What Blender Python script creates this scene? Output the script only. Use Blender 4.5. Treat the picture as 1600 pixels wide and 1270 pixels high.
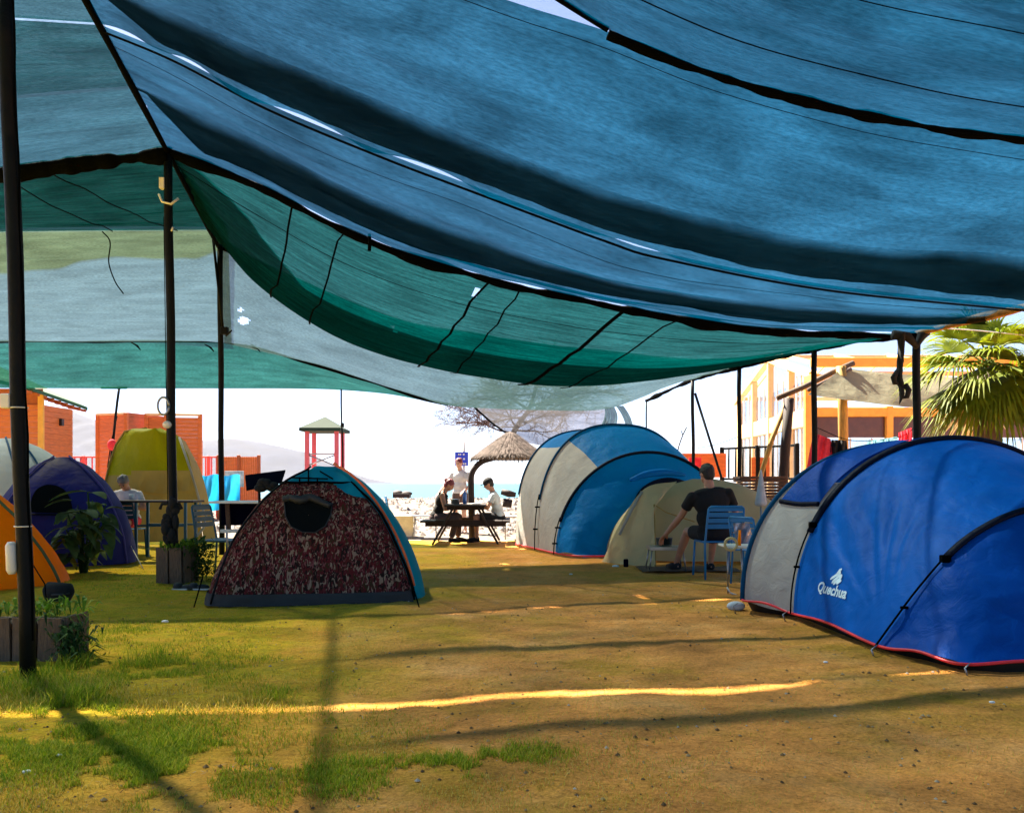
import bpy, bmesh, math, random
import numpy as np
from mathutils import Vector, Matrix, noise as mnoise, Euler
from mathutils.bvhtree import BVHTree

for o in list(bpy.data.objects):
    bpy.data.objects.remove(o, do_unlink=True)
SC = bpy.context.scene
COL = SC.collection
RAD = math.radians

# ------------------------------------------------------------------ camera, sky, sun, exposure
CAM_H = 1.15          # eye height in metres
FPX = 1300.0          # focal length expressed in photo pixels (photo 1600 wide)
cam_d = bpy.data.cameras.new('camera')
cam_d.sensor_width = 36.0
cam_d.lens = 36.0 * FPX / 1600.0
cam_d.shift_y = 120.0 / 1600.0
cam_d.clip_start = 0.05
cam_d.clip_end = 40000
cam = bpy.data.objects.new('camera', cam_d)
COL.objects.link(cam)
cam.location = (0, 0, CAM_H)
cam.rotation_euler = (RAD(90), 0, 0)
SC.camera = cam

SUN_TO = Vector((-2.5, 2.67, 5.0)).normalized()      # direction towards the sun
SUN_EL = math.asin(SUN_TO.z)
SUN_AZ = math.atan2(SUN_TO.x, SUN_TO.y)
world = bpy.data.worlds.new('World')
SC.world = world
world.use_nodes = True
wn = world.node_tree
for n in list(wn.nodes):
    wn.nodes.remove(n)
wo = wn.nodes.new('ShaderNodeOutputWorld')
wb = wn.nodes.new('ShaderNodeBackground')
ws = wn.nodes.new('ShaderNodeTexSky')
ws.sky_type = 'NISHITA'
ws.sun_disc = False
ws.sun_elevation = SUN_EL
ws.sun_rotation = SUN_AZ
ws.air_density = 0.45
ws.dust_density = 0.6
ws.ozone_density = 2.0
wb.inputs['Strength'].default_value = 0.05
wn.links.new(ws.outputs[0], wb.inputs[0])
wn.links.new(wb.outputs[0], wo.inputs[0])

sun_d = bpy.data.lights.new('sun', 'SUN')
sun_d.energy = 5.0
sun_d.angle = RAD(1.0)
sun_d.color = (1.0, 0.89, 0.73)
sun = bpy.data.objects.new('sun', sun_d)
COL.objects.link(sun)
sun.location = (0, 0, 20)
sun.rotation_euler = (-SUN_TO).to_track_quat('-Z', 'Y').to_euler()

SC.view_settings.view_transform = 'Standard'
SC.view_settings.look = 'None'
SC.view_settings.exposure = 2.75
SC.view_settings.gamma = 1.0
SC.cycles.use_denoising = True
SC.cycles.max_bounces = 10
SC.cycles.transparent_max_bounces = 16
SC.cycles.volume_bounces = 0
SC.cycles.sample_clamp_indirect = 8.0
rng = random.Random(7)
nrg = np.random.default_rng(11)

# ------------------------------------------------------------------ helpers
def W(px, py, D):
    """world point that the photo shows at (px, py) when it stands D metres in front of the camera"""
    return Vector(((px - 800) / FPX * D, D, CAM_H - (py - 755) / FPX * D))

def GP(px, py, z=0.0):
    D = FPX * (CAM_H - z) / (py - 755)
    return Vector(((px - 800) / FPX * D, D, z))

def tag(o, label=None, cat=None, group=None, kind=None):
    if label: o['label'] = label
    if cat: o['category'] = cat
    if group: o['group'] = group
    if kind: o['kind'] = kind
    return o

def empty(name, loc, label=None, cat=None, group=None, rz=0.0):
    o = bpy.data.objects.new(name, None)
    COL.objects.link(o)
    o.location = loc
    o.rotation_euler = (0, 0, rz)
    o.empty_display_size = 0.1
    return tag(o, label, cat, group)

def link_mesh(name, me, mat, parent=None, smooth=True, world_coords=True):
    o = bpy.data.objects.new(name, me)
    COL.objects.link(o)
    if mat:
        if isinstance(mat, (list, tuple)):
            for m in mat: me.materials.append(m)
        else:
            me.materials.append(mat)
    if smooth and len(me.polygons):
        me.polygons.foreach_set('use_smooth', [True] * len(me.polygons))
    if parent is not None:
        o.parent = parent
        if world_coords:
            # mesh is in world coordinates; keep it there
            p = parent
            mats = []
            while p is not None:
                mats.append(Matrix.LocRotScale(p.location, p.rotation_euler, p.scale))
                p = p.parent
            M = Matrix.Identity(4)
            for mm in reversed(mats): M = M @ mm
            me.transform(M.inverted())
    return o

def pyd(name, V, F, mat, parent=None, smooth=True, uv=None, wc=True):
    me = bpy.data.meshes.new(name)
    me.from_pydata([tuple(v) for v in V], [], F)
    if uv is not None:
        l = me.uv_layers.new(name='UVMap')
        idx = np.zeros(len(me.loops), dtype=np.int32)
        me.loops.foreach_get('vertex_index', idx)
        l.data.foreach_set('uv', np.asarray(uv, dtype=np.float32)[idx].ravel())
    me.update()
    return link_mesh(name, me, mat, parent, smooth, wc)

class MB:
    """collects shapes into one mesh (world coordinates unless wc=False at build)"""
    def __init__(s):
        s.V = []; s.F = []; s.flat = []
    def add(s, V, F, flat=False):
        b = len(s.V)
        s.V += [tuple(v) for v in V]
        s.F += [tuple(i + b for i in f) for f in F]
        s.flat += [flat] * len(F)
        return s
    def box(s, c, size, R=None, taper=1.0):
        hx, hy, hz = size[0] / 2, size[1] / 2, size[2] / 2
        b = min(hx, hy, hz) * 0.18
        b = min(b, 0.012)
        V = []; c = Vector(c)
        # chamfered box: 24 verts
        def P(x, y, z):
            k = taper if z > 0 else 1.0
            v = Vector((x * k, y * k, z))
            if R is not None: v = R @ v
            V.append(c + v)
            return len(V) - 1
        idx = {}
        for sx in (-1, 1):
            for sy in (-1, 1):
                for sz in (-1, 1):
                    idx[(sx, sy, sz, 0)] = P(sx * hx, sy * (hy - b), sz * (hz - b))
                    idx[(sx, sy, sz, 1)] = P(sx * (hx - b), sy * hy, sz * (hz - b))
                    idx[(sx, sy, sz, 2)] = P(sx * (hx - b), sy * (hy - b), sz * hz)
        F = []
        def q(*k): F.append([idx[i] for i in k])
        for sg in (-1, 1):
            o = [(-1, -1), (1, -1), (1, 1), (-1, 1)]
            if sg < 0: o = o[::-1]
            q(*[(sg, a, c2, 0) for a, c2 in o])
            q(*[(a, sg, c2, 1) for a, c2 in o[::-1]])
            q(*[(a, c2, sg, 2) for a, c2 in o])
        for a in (-1, 1):
            for b2 in (-1, 1):
                q((a, b2, -1, 0), (a, b2, 1, 0), (a, b2, 1, 1), (a, b2, -1, 1))
                q((a, -1, b2, 0), (a, 1, b2, 0), (a, 1, b2, 2), (a, -1, b2, 2))
                q((-1, a, b2, 1), (1, a, b2, 1), (1, a, b2, 2), (-1, a, b2, 2))
                for c3 in (-1, 1):
                    q((a, b2, c3, 0), (a, b2, c3, 1), (a, b2, c3, 2))
        return s.add(V, F, True)
    def bar(s, a, b, w, t=None, up=(0, 0, 1)):
        """rectangular bar from a to b, width w, thickness t"""
        a = Vector(a); b = Vector(b); d = b - a
        L = d.length; d.normalize()
        up = Vector(up)
        if abs(d.dot(up)) > 0.98: up = Vector((0, 1, 0))
        x = d.cross(up).normalized(); z = x.cross(d).normalized()
        R = Matrix((x, d, z)).transposed()
        return s.box((a + b) / 2, (w, L, t or w), R)
    def tube(s, pts, r, n=10, cap=True, flat=None):
        pts = [Vector(p) for p in pts]
        m = len(pts)
        rs = r if isinstance(r, (list, tuple)) else [r] * m
        V = []; F = []
        t = (pts[1] - pts[0]).normalized()
        up = Vector((0, 0, 1)) if abs(t.z) < 0.9 else Vector((1, 0, 0))
        x = t.cross(up).normalized()
        for i, p in enumerate(pts):
            if i == 0: tt = pts[1] - pts[0]
            elif i == m - 1: tt = pts[-1] - pts[-2]
            else: tt = pts[i + 1] - pts[i - 1]
            tt.normalize()
            x = (x - tt * x.dot(tt))
            if x.length < 1e-6: x = tt.orthogonal()
            x.normalize()
            y = tt.cross(x)
            for k in range(n):
                a = 2 * math.pi * k / n
                V.append(p + x * (math.cos(a) * rs[i]) + y * (math.sin(a) * rs[i] * (flat if flat else 1)))
        for i in range(m - 1):
            for k in range(n):
                k2 = (k + 1) % n
                F.append((i * n + k, i * n + k2, (i + 1) * n + k2, (i + 1) * n + k))
        if cap:
            F.append(tuple(range(n - 1, -1, -1)))
            F.append(tuple((m - 1) * n + k for k in range(n)))
        return s.add(V, F)
    def ell(s, c, r, R=None, nu=16, nv=10):
        V = []; F = []; c = Vector(c)
        if not isinstance(r, (tuple, list)): r = (r, r, r)
        for j in range(nv + 1):
            ph = math.pi * j / nv
            for i in range(nu):
                th = 2 * math.pi * i / nu
                v = Vector((r[0] * math.sin(ph) * math.cos(th), r[1] * math.sin(ph) * math.sin(th), r[2] * math.cos(ph)))
                if R is not None: v = R @ v
                V.append(c + v)
        for j in range(nv):
            for i in range(nu):
                i2 = (i + 1) % nu
                F.append((j * nu + i, (j + 1) * nu + i, (j + 1) * nu + i2, j * nu + i2))
        return s.add(V, F)
    def lathe(s, c, prof, n=24, R=None):
        V = []; F = []; c = Vector(c); m = len(prof)
        for (r, z) in prof:
            for k in range(n):
                a = 2 * math.pi * k / n
                v = Vector((r * math.cos(a), r * math.sin(a), z))
                if R is not None: v = R @ v
                V.append(c + v)
        for j in range(m - 1):
            for k in range(n):
                k2 = (k + 1) % n
                F.append((j * n + k, j * n + k2, (j + 1) * n + k2, (j + 1) * n + k))
        return s.add(V, F)
    def build(s, name, mat, parent=None, smooth=True, wc=True):
        o = pyd(name, s.V, s.F, mat, parent, smooth, None, wc)
        fl = s.flat
        if smooth and any(fl):
            o.data.polygons.foreach_set('use_smooth', [not f for f in fl])
        return o

def catmull(ctrl, n):
    """ctrl (k,3) array -> n points, Catmull-Rom, parameter by index"""
    C = np.asarray([list(c) for c in ctrl], dtype=float)
    k = len(C)
    if k == 2:
        t = np.linspace(0, 1, n)[:, None]
        return C[0] * (1 - t) + C[1] * t
    E = np.vstack([2 * C[0] - C[1], C, 2 * C[-1] - C[-2]])
    # parametrise by chord length so that samples are even
    T = np.linspace(0, k - 1, n)
    out = np.zeros((n, C.shape[1]))
    for q, t in enumerate(T):
        i = min(int(t), k - 2); u = t - i
        p0, p1, p2, p3 = E[i], E[i + 1], E[i + 2], E[i + 3]
        out[q] = 0.5 * (2 * p1 + (p2 - p0) * u + (2 * p0 - 5 * p1 + 4 * p2 - p3) * u * u + (3 * p1 - p0 - 3 * p2 + p3) * u ** 3)
    return out

def evenly(P, n):
    """resample polyline P at n points even in arc length"""
    P = np.asarray(P, float)
    d = np.r_[0, np.cumsum(np.linalg.norm(np.diff(P, axis=0), axis=1))]
    t = np.linspace(0, d[-1], n)
    return np.stack([np.interp(t, d, P[:, k]) for k in range(P.shape[1])], 1)

def surf(rows, nu, nv, even=True):
    """rows: list of control rows -> (nv, nu, 3) grid"""
    R = [evenly(catmull(r, max(60, nu)), nu) if even else catmull(r, nu) for r in rows]
    R = np.array(R)
    out = np.zeros((nv, nu, 3))
    for i in range(nu):
        out[:, i] = catmull(R[:, i], nv)
    return out

def grid_normals(P):
    du = np.gradient(P, axis=1); dv = np.gradient(P, axis=0)
    n = np.cross(du, dv)
    n /= np.linalg.norm(n, axis=2, keepdims=True) + 1e-9
    return n

def grid_obj(name, P, mat, parent=None, uvs=None, smooth=True, flip=False):
    nv, nu = P.shape[:2]
    V = P.reshape(-1, 3)
    i = np.arange((nv - 1) * (nu - 1))
    a = (i // (nu - 1)) * nu + i % (nu - 1)
    F = np.stack([a, a + 1, a + nu + 1, a + nu], 1)
    if flip: F = F[:, ::-1]
    if uvs is None:
        u = np.r_[0, np.cumsum(np.linalg.norm(np.diff(P[nv // 2], axis=0), axis=1))]
        v = np.r_[0, np.cumsum(np.linalg.norm(np.diff(P[:, nu // 2], axis=0), axis=1))]
        uvs = np.stack(np.meshgrid(u, v), 2).reshape(-1, 2)
    return pyd(name, V, F.tolist(), mat, parent, smooth, uvs)

def fbm(x, y, z, o=3):
    return mnoise.fractal(Vector((x, y, z)), 1.0, 2.0, o)

# ------------------------------------------------------------------ materials
def newmat(name):
    m = bpy.data.materials.new(name)
    m.use_nodes = True
    nt = m.node_tree
    for n in list(nt.nodes): nt.nodes.remove(n)
    out = nt.nodes.new('ShaderNodeOutputMaterial')
    return m, nt, out

def nd(nt, typ, **kw):
    n = nt.nodes.new(typ)
    for k, v in kw.items():
        if k in n.inputs: n.inputs[k].default_value = v
        else: setattr(n, k, v)
    return n

def ramp(nt, src, stops, interp='LINEAR'):
    r = nt.nodes.new('ShaderNodeValToRGB')
    r.color_ramp.interpolation = interp
    e = r.color_ramp.elements
    while len(e) > 1: e.remove(e[-1])
    e[0].position = stops[0][0]; e[0].color = (*stops[0][1], 1)
    for p, c in stops[1:]:
        x = e.new(p); x.color = (*c, 1)
    nt.links.new(src, r.inputs[0])
    return r.outputs[0]

def varmat(name, col, rough=0.7, var=0.25, scale=6.0, bump=0.0, bscale=40.0, metallic=0.0, spec=0.5,
           stretch=(1, 1, 1), trans=0.0, sheen=0.0, col2=None, dirt=None):
    """general painted / wooden / cloth surface with procedural variation"""
    m, nt, out = newmat(name)
    L = nt.links.new
    tc = nd(nt, 'ShaderNodeTexCoord')
    mp = nd(nt, 'ShaderNodeMapping'); mp.inputs['Scale'].default_value = stretch
    L(tc.outputs['Object'], mp.inputs[0])
    nz = nd(nt, 'ShaderNodeTexNoise', Scale=scale, Detail=6.0, Roughness=0.6)
    L(mp.outputs[0], nz.inputs['Vector'])
    c = Vector(col)
    lo = tuple(c * (1 - var)); hi = tuple(Vector(col2)) if col2 else tuple(min(1, x) for x in c * (1 + var))
    cr = ramp(nt, nz.outputs['Fac'], [(0.3, lo), (0.7, hi)])
    if dirt:
        nz2 = nd(nt, 'ShaderNodeTexNoise', Scale=scale * 0.35, Detail=8.0, Roughness=0.7)
        L(mp.outputs[0], nz2.inputs['Vector'])
        f = ramp(nt, nz2.outputs['Fac'], [(0.52, (0, 0, 0)), (0.68, (1, 1, 1))])
        mx = nd(nt, 'ShaderNodeMix', data_type='RGBA')
        L(f, mx.inputs[0]); L(cr, mx.inputs[6]); mx.inputs[7].default_value = (*dirt, 1)
        cr = mx.outputs[2]
    b = nd(nt, 'ShaderNodeBsdfPrincipled', Roughness=rough, Metallic=metallic)
    b.inputs['Specular IOR Level'].default_value = spec
    L(cr, b.inputs['Base Color'])
    if bump:
        nb = nd(nt, 'ShaderNodeTexNoise', Scale=bscale, Detail=5.0)
        L(mp.outputs[0], nb.inputs['Vector'])
        bp = nd(nt, 'ShaderNodeBump', Strength=bump, Distance=0.02)
        L(nb.outputs['Fac'], bp.inputs['Height'])
        L(bp.outputs[0], b.inputs['Normal'])
    res = b.outputs[0]
    if trans:
        t = nd(nt, 'ShaderNodeBsdfTranslucent')
        L(cr, t.inputs[0])
        ms = nd(nt, 'ShaderNodeMixShader'); ms.inputs[0].default_value = trans
        L(res, ms.inputs[1]); L(t.outputs[0], ms.inputs[2])
        res = ms.outputs[0]
    L(res, out.inputs[0])
    return m

def netmat(name, tcol, dcol, through, streak=0.35, su=1.2, sv=26.0, mott=0.25, diff=0.12):
    """woven shade net: open weave lets some light straight through, threads glow when lit from above"""
    m, nt, out = newmat(name)
    L = nt.links.new
    uv = nd(nt, 'ShaderNodeUVMap')
    mp = nd(nt, 'ShaderNodeMapping'); mp.inputs['Scale'].default_value = (su, sv, 1)
    L(uv.outputs[0], mp.inputs[0])
    n1 = nd(nt, 'ShaderNodeTexNoise', Scale=1.0, Detail=5.0, Roughness=0.65)
    L(mp.outputs[0], n1.inputs['Vector'])
    mp2 = nd(nt, 'ShaderNodeMapping'); mp2.inputs['Scale'].default_value = (0.9, 2.2, 1)
    L(uv.outputs[0], mp2.inputs[0])
    n2 = nd(nt, 'ShaderNodeTexNoise', Scale=1.0, Detail=4.0, Roughness=0.6, Distortion=0.6)
    L(mp2.outputs[0], n2.inputs['Vector'])
    # fine weave
    mp3 = nd(nt, 'ShaderNodeMapping'); mp3.inputs['Scale'].default_value = (16, 70, 1)
    L(uv.outputs[0], mp3.inputs[0])
    n3 = nd(nt, 'ShaderNodeTexNoise', Scale=1.0, Detail=2.0)
    L(mp3.outputs[0], n3.inputs['Vector'])
    def mr(src, a, b):
        r = nd(nt, 'ShaderNodeMapRange')
        r.inputs['From Min'].default_value = 0.3; r.inputs['From Max'].default_value = 0.7
        r.inputs['To Min'].default_value = a; r.inputs['To Max'].default_value = b
        L(src, r.inputs[0]); return r.outputs[0]
    def mul(a, b):
        k = nd(nt, 'ShaderNodeMath', operation='MULTIPLY'); L(a, k.inputs[0]); L(b, k.inputs[1]); return k.outputs[0]
    f = mul(mul(mr(n1.outputs['Fac'], 1 - streak, 1 + streak), mr(n2.outputs['Fac'], 1 - mott, 1 + mott)), mr(n3.outputs['Fac'], 0.76, 1.24))
    def scaled(c):
        v = nd(nt, 'ShaderNodeVectorMath', operation='SCALE'); v.inputs[0].default_value = c
        L(f, v.inputs['Scale']); return v.outputs[0]
    tp = nd(nt, 'ShaderNodeBsdfTransparent'); L(scaled(through), tp.inputs[0])
    tl = nd(nt, 'ShaderNodeBsdfTranslucent'); L(scaled(tcol), tl.inputs[0])
    df = nd(nt, 'ShaderNodeBsdfDiffuse'); L(scaled(dcol), df.inputs[0])
    a1 = nd(nt, 'ShaderNodeAddShader'); L(tl.outputs[0], a1.inputs[0]); L(df.outputs[0], a1.inputs[1])
    a2 = nd(nt, 'ShaderNodeAddShader'); L(tp.outputs[0], a2.inputs[0]); L(a1.outputs[0], a2.inputs[1])
    L(a2.outputs[0], out.inputs[0])
    return m

def flapmat(name):
    """net for the added dark flaps: clear at the top, fading into a soft shade band"""
    m = netmat(name, (.0, .001, .001), (.001, .002, .002), (.06, .07, .06), streak=.3, su=1.0, sv=1.6)
    nt = m.node_tree; L = nt.links.new
    uv = nd(nt, 'ShaderNodeUVMap'); sx = nd(nt, 'ShaderNodeSeparateXYZ'); L(uv.outputs[0], sx.inputs[0])
    nz = nd(nt, 'ShaderNodeTexNoise', Scale=1.0, Detail=4.0); mp = nd(nt, 'ShaderNodeMapping'); mp.inputs['Scale'].default_value = (.8, .3, 1)
    L(uv.outputs[0], mp.inputs[0]); L(mp.outputs[0], nz.inputs['Vector'])
    ad = nd(nt, 'ShaderNodeMath', operation='MULTIPLY_ADD'); L(nz.outputs['Fac'], ad.inputs[0]); ad.inputs[1].default_value = .5; L(sx.outputs[1], ad.inputs[2])
    mr = nd(nt, 'ShaderNodeMapRange', interpolation_type='SMOOTHSTEP'); L(ad.outputs[0], mr.inputs[0])
    mr.inputs['From Min'].default_value = .14; mr.inputs['From Max'].default_value = .52; mr.inputs['To Min'].default_value = .92; mr.inputs['To Max'].default_value = 0
    out = [n for n in nt.nodes if n.type == 'OUTPUT_MATERIAL'][0]; src = out.inputs[0].links[0].from_socket
    tp = nd(nt, 'ShaderNodeBsdfTransparent'); ms = nd(nt, 'ShaderNodeMixShader'); L(mr.outputs[0], ms.inputs[0]); L(src, ms.inputs[1]); L(tp.outputs[0], ms.inputs[2]); L(ms.outputs[0], out.inputs[0])
    return m

M = {}
M['net_blue'] = netmat('net_blue', (.000, .012, .026), (.000, .005, .010), (.064, .083, .092), streak=.2, su=.8, sv=14, mott=.42)
M['net_slate'] = netmat('net_slate', (.000, .010, .014), (.002, .008, .010), (.092, .108, .108), streak=.2, sv=14, mott=.3)
M['net_green'] = netmat('net_green', (.000, .013, .013), (.001, .010, .010), (.036, .048, .044), streak=.55, sv=30)
M['net_dark'] = netmat('net_dark', (.001, .003, .003), (.003, .004, .004), (.48, .38, .34), streak=.25, sv=20)
M['added_flap'] = flapmat('added_flap')
M['net_tint'] = netmat('net_tint', (.000, .006, .007), (.002, .005, .006), (.55, .60, .58), streak=.2, sv=16)
M['net_black'] = netmat('net_black', (.000, .002, .002), (.001, .002, .002), (.11, .15, .14), streak=.3, sv=24)
M['net_black2'] = netmat('net_black2', (.000, .003, .002), (.001, .003, .003), (.30, .34, .30), streak=.3, sv=24)
M['lit_patch'] = netmat('lit_patch', (.02, .018, .002), (.03, .028, .008), (.72, .66, .36), streak=.15, sv=8)
M['net_pale'] = netmat('net_pale', (.012, .024, .026), (.03, .045, .05), (.115, .130, .128), streak=.12, sv=10, mott=.2)
M['net_mint'] = netmat('net_mint', (.001, .018, .013), (.006, .025, .02), (.042, .080, .068), streak=.3, sv=12)
M['rope_dark'] = varmat('rope_dark', (.0012, .0018, .0022), .95, bump=.4, spec=.03)
M['pole'] = varmat('pole', (.003, .0048, .0052), .55, var=.5, scale=3, bump=.2, spec=.12, dirt=(.010, .009, .008))
M['white_plastic'] = varmat('white_plastic', (.62, .62, .56), .45, var=.1)
# ------------------------------------------------------------------ shade canopy
def wrinkle(P, amp, fx=1.0, fy=6.0, seed=0.0, edge=True, octs=3):
    """fabric creases that run along u"""
    nv, nu = P.shape[:2]
    N = grid_normals(P)
    u = np.r_[0, np.cumsum(np.linalg.norm(np.diff(P[nv // 2], axis=0), axis=1))]
    v = np.r_[0, np.cumsum(np.linalg.norm(np.diff(P[:, nu // 2], axis=0), axis=1))]
    Q = P.copy()
    for j in range(nv):
        for i in range(nu):
            w = 1.0
            if edge:
                e = min(j, nv - 1 - j) / max(1, nv - 1)
                w = min(1, e * 8)
            d = fbm(u[i] * fx * 0.5, v[j] * fy * 0.5, seed, octs) * amp * w
            Q[j, i] += N[j, i] * d
    return Q

AX = lambda y: -2.05 - 0.2 * y           # ridge cable, 5 m up
EX = lambda y: 7.05 - 0.2 * y            # right hand eave, about 3 m up
def A_(y, z=5.0): return Vector((AX(y), y, z))

B_row = [A_(7.0), W(270, 86, 6.98), W(420, 163, 6.85), W(600, 238, 6.65), W(730, 287, 6.6), W(945, 367, 6.6), W(1045, 397, 6.75), W(1300, 446, 7.5), W(1600, 478, 8.65)]
C_row = [A_(9.6), W(400, 287, 9.75), W(580, 375, 9.9), W(750, 430, 10.05), W(1000, 484, 10.2), W(1200, 514, 10.3), W(1430, 522, 10.3)]
D_row = [A_(4.7), W(500, -105, 4.95), W(785, -2, 5.1), W(950, 50, 5.2), W(1130, 118, 5.4), W(1380, 182, 5.65), W(1600, 216, 5.8), W(1900, 262, 6.1), Vector((5.8, 6.4, 3.02))]

def lerp_row(a, b, t, dz=0.0, n=9):
    A = evenly(catmull(a, 80), n); Bq = evenly(catmull(b, 80), n)
    R = A * (1 - t) + Bq * t
    s = np.sin(np.linspace(0, math.pi, n))
    R[:, 2] += dz * s
    return [Vector(r) for r in R]

def sheet(name, rows, nu, nv, mat, label, cat='shade net', group='shade nets of the canopy', amp=.03, fx=.7, fy=5, seed=0, parent=None):
    P = wrinkle(surf(rows, nu, nv), amp, fx, fy, seed)
    o = grid_obj(name, P, mat, parent)
    if label: tag(o, label, cat, group)
    return o, P

def doubled(P, v0, v1, off, mat, label, seed=0, u0=0.0, u1=1.0, wob=.02):
    """a second layer of net lying on the first (overlap of two widths), 3-5 cm above it"""
    nv, nu = P.shape[:2]
    i0, i1 = int(u0 * (nu - 1)), int(u1 * (nu - 1))
    m = max(6, int(abs(v1(0.5) - v0(0.5)) * nv))
    Q = np.zeros((m, i1 - i0 + 1, 3))
    N = grid_normals(P)
    for i in range(i0, i1 + 1):
        s = i / (nu - 1)
        a = v0(s) * (nv - 1); b = (v1(s) + wob * fbm(s * 6, seed, 0)) * (nv - 1)
        for j in range(m):
            y = a + (b - a) * j / (m - 1)
            y = min(max(y, 0), nv - 1.001)
            j0 = int(y); f = y - j0
            Q[j, i - i0] = P[j0, i] * (1 - f) + P[j0 + 1, i] * f
            Q[j, i - i0, 2] += off
    o = grid_obj('shade_net', Q, mat)
    tag(o, label, 'shade net', 'shade nets of the canopy')
    return o

# S1: strip between the slit (B) and the thick cross cable (C)
Cg = [Vector(p) - Vector((0, .030 + .03 * math.sin(i * 2.4), -.01)) for i, p in enumerate(evenly(catmull(C_row, 200), 24))]
s1, P1 = sheet('shade_net', [Cg, lerp_row(C_row, B_row, .35, -.10), lerp_row(C_row, B_row, .7, -.10), B_row], 150, 60, M['net_blue'],
      'blue slate net strip between the bright slit and the thick black cross cable', amp=.05, seed=3)

# S2: large blue sheet, its far edge hangs a hand's width before S1
g_row = []
Bf = evenly(catmull(B_row, 200), 60)
slits = [(.0, .035), (.065, .105), (.165, .255), (.30, .385), (.52, .585)]
for i, p in enumerate(Bf):
    s = i / 59.0
    px = 800 + p[0] / p[1] * FPX
    op = 0.0
    for a, b in ((150, 250), (262, 350), (412, 560), (598, 742), (935, 1055)):
        if a < px < b: op = max(op, math.sin(math.pi * (px - a) / (b - a)) ** .5)
    g = .10 if px < 760 else max(.02, .10 - (px - 760) * .001)
    g_row.append(Vector((p[0], p[1] - g, p[2] - .45 * g - .03 + op * (.07 if px < 900 else .045))))
s2, P2 = sheet('shade_net', [g_row, lerp_row(g_row, D_row, .33, -.10), lerp_row(g_row, D_row, .66, -.06), D_row], 170, 80, M['net_blue'],
      'large blue net between the bright slit and the black rolled hem above it', amp=.045, seed=9)

# S3: upper right sheet reaching back over the viewer
D2 = [A_(4.3), W(560, -200, 4.7), W(862, -8, 5.08), W(950, 47, 5.19)] + [p + Vector((0, .04, -.005)) for p in D_row[4:]]
back1 = [Vector((AX(1), 1.0, 5.0)), Vector((0.5, 1.2, 4.0)), Vector((3.5, 1.5, 3.6)), Vector((6.8, 2.2, 3.1))]
back2 = [Vector((AX(-6), -6.0, 5.0)), Vector((1.5, -6, 4.1)), Vector((5, -5.8, 3.7)), Vector((8.2, -5.5, 3.1))]
s3, P3 = sheet('shade_net', [D2, lerp_row(D2, back1, .5, -.12), back1, back2], 150, 110, M['net_blue'],
      'blue net in the top right corner beyond the black rolled hem', amp=.06, fx=.5, fy=6, seed=14)

def added_dark_flap(P, vk, low, gap, label, seed):
    """flap of net added to make a dark band; it hangs from the sheet along row vk(s) down towards the line `low` behind it"""
    nv, nu = P.shape[:2]
    L_ = evenly(catmull(low, 200), 300); lx = 800 + L_[:, 0] / L_[:, 1] * FPX; ly = 755 - (L_[:, 2] - CAM_H) / L_[:, 1] * FPX
    m = 14; Q = np.zeros((m, nu, 3))
    for i in range(nu):
        s_ = i / (nu - 1); y = min(max((vk(s_) + .015 * fbm(s_ * 5, seed, 0)) * (nv - 1), 0), nv - 1.001); j0 = int(y); f = y - j0
        t = P[j0, i] * (1 - f) + P[j0 + 1, i] * f
        px = 800 + t[0] / t[1] * FPX; pyb = np.interp(px, lx, ly) - gap - 3 * fbm(s_ * 9, seed + 3, 1)
        zb = CAM_H - (pyb - 755) / FPX * t[1]
        h = max(.04, t[2] - zb) * min(1, .05 + max(0, s_ - .012) / .07)
        for j in range(m):
            k = j / (m - 1)
            Q[j, i] = (t[0], t[1] + .06 * math.sin(math.pi * k) + .05 * k * fbm(s_ * 14, k * 2, seed) + .02 * k * fbm(s_ * 50, k * 2, seed), t[2] - h * k)
    uu = np.tile(np.linspace(0, 9, nu), m); vv = np.repeat(np.linspace(0, 1, m), nu)
    tag(grid_obj('added_flap', Q, M['added_flap'], None, np.stack([uu, vv], 1)), label, 'net fold', 'added flaps that darken the shade nets')
added_dark_flap(P1, lambda s: .56 + .12 * s, C_row, 14, 'added dark flap of net hanging just above the thick black cross cable', 5)  # added flaps darken bands of the canopy but shade little ground
added_dark_flap(P2, lambda s: .34 + .06 * s, B_row, 9, 'wide added dark flap of net hanging above the row of bright slits', 2)

# bay beyond the cross cable: deep belly of green net
F_row = [A_(13.5), W(620, 500, 13.6), W(800, 530, 13.9), W(950, 552, 14.2), W(1155, 573, 14.9)]
E_row = [Vector((AX(11.7), 11.7, 4.93)), W(335, 365, 11.7), W(400, 440, 11.7), W(500, 511, 11.7), W(620, 561, 11.7), W(800, 596, 11.8), W(950, 601, 11.9), W(1100, 583, 12.2), W(1272, 545, 12.5)]
CE = [A_(10.6)] + lerp_row(C_row, E_row, .55, -.08)[1:]
s4, P4 = sheet('shade_net', [C_row, CE, E_row, lerp_row(E_row, F_row, .5, .0), F_row], 150, 90, M['net_green'],
      'green net belly hanging low beyond the thick cross cable', amp=.035, fx=.6, fy=9, seed=21)
doubled(P4, lambda s: .31 - .27 * max(0, 1 - s / .20), lambda s: .98, .05, M['net_black'], 'dark second layer over the low belly of the green net', seed=8, wob=.06)
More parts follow.
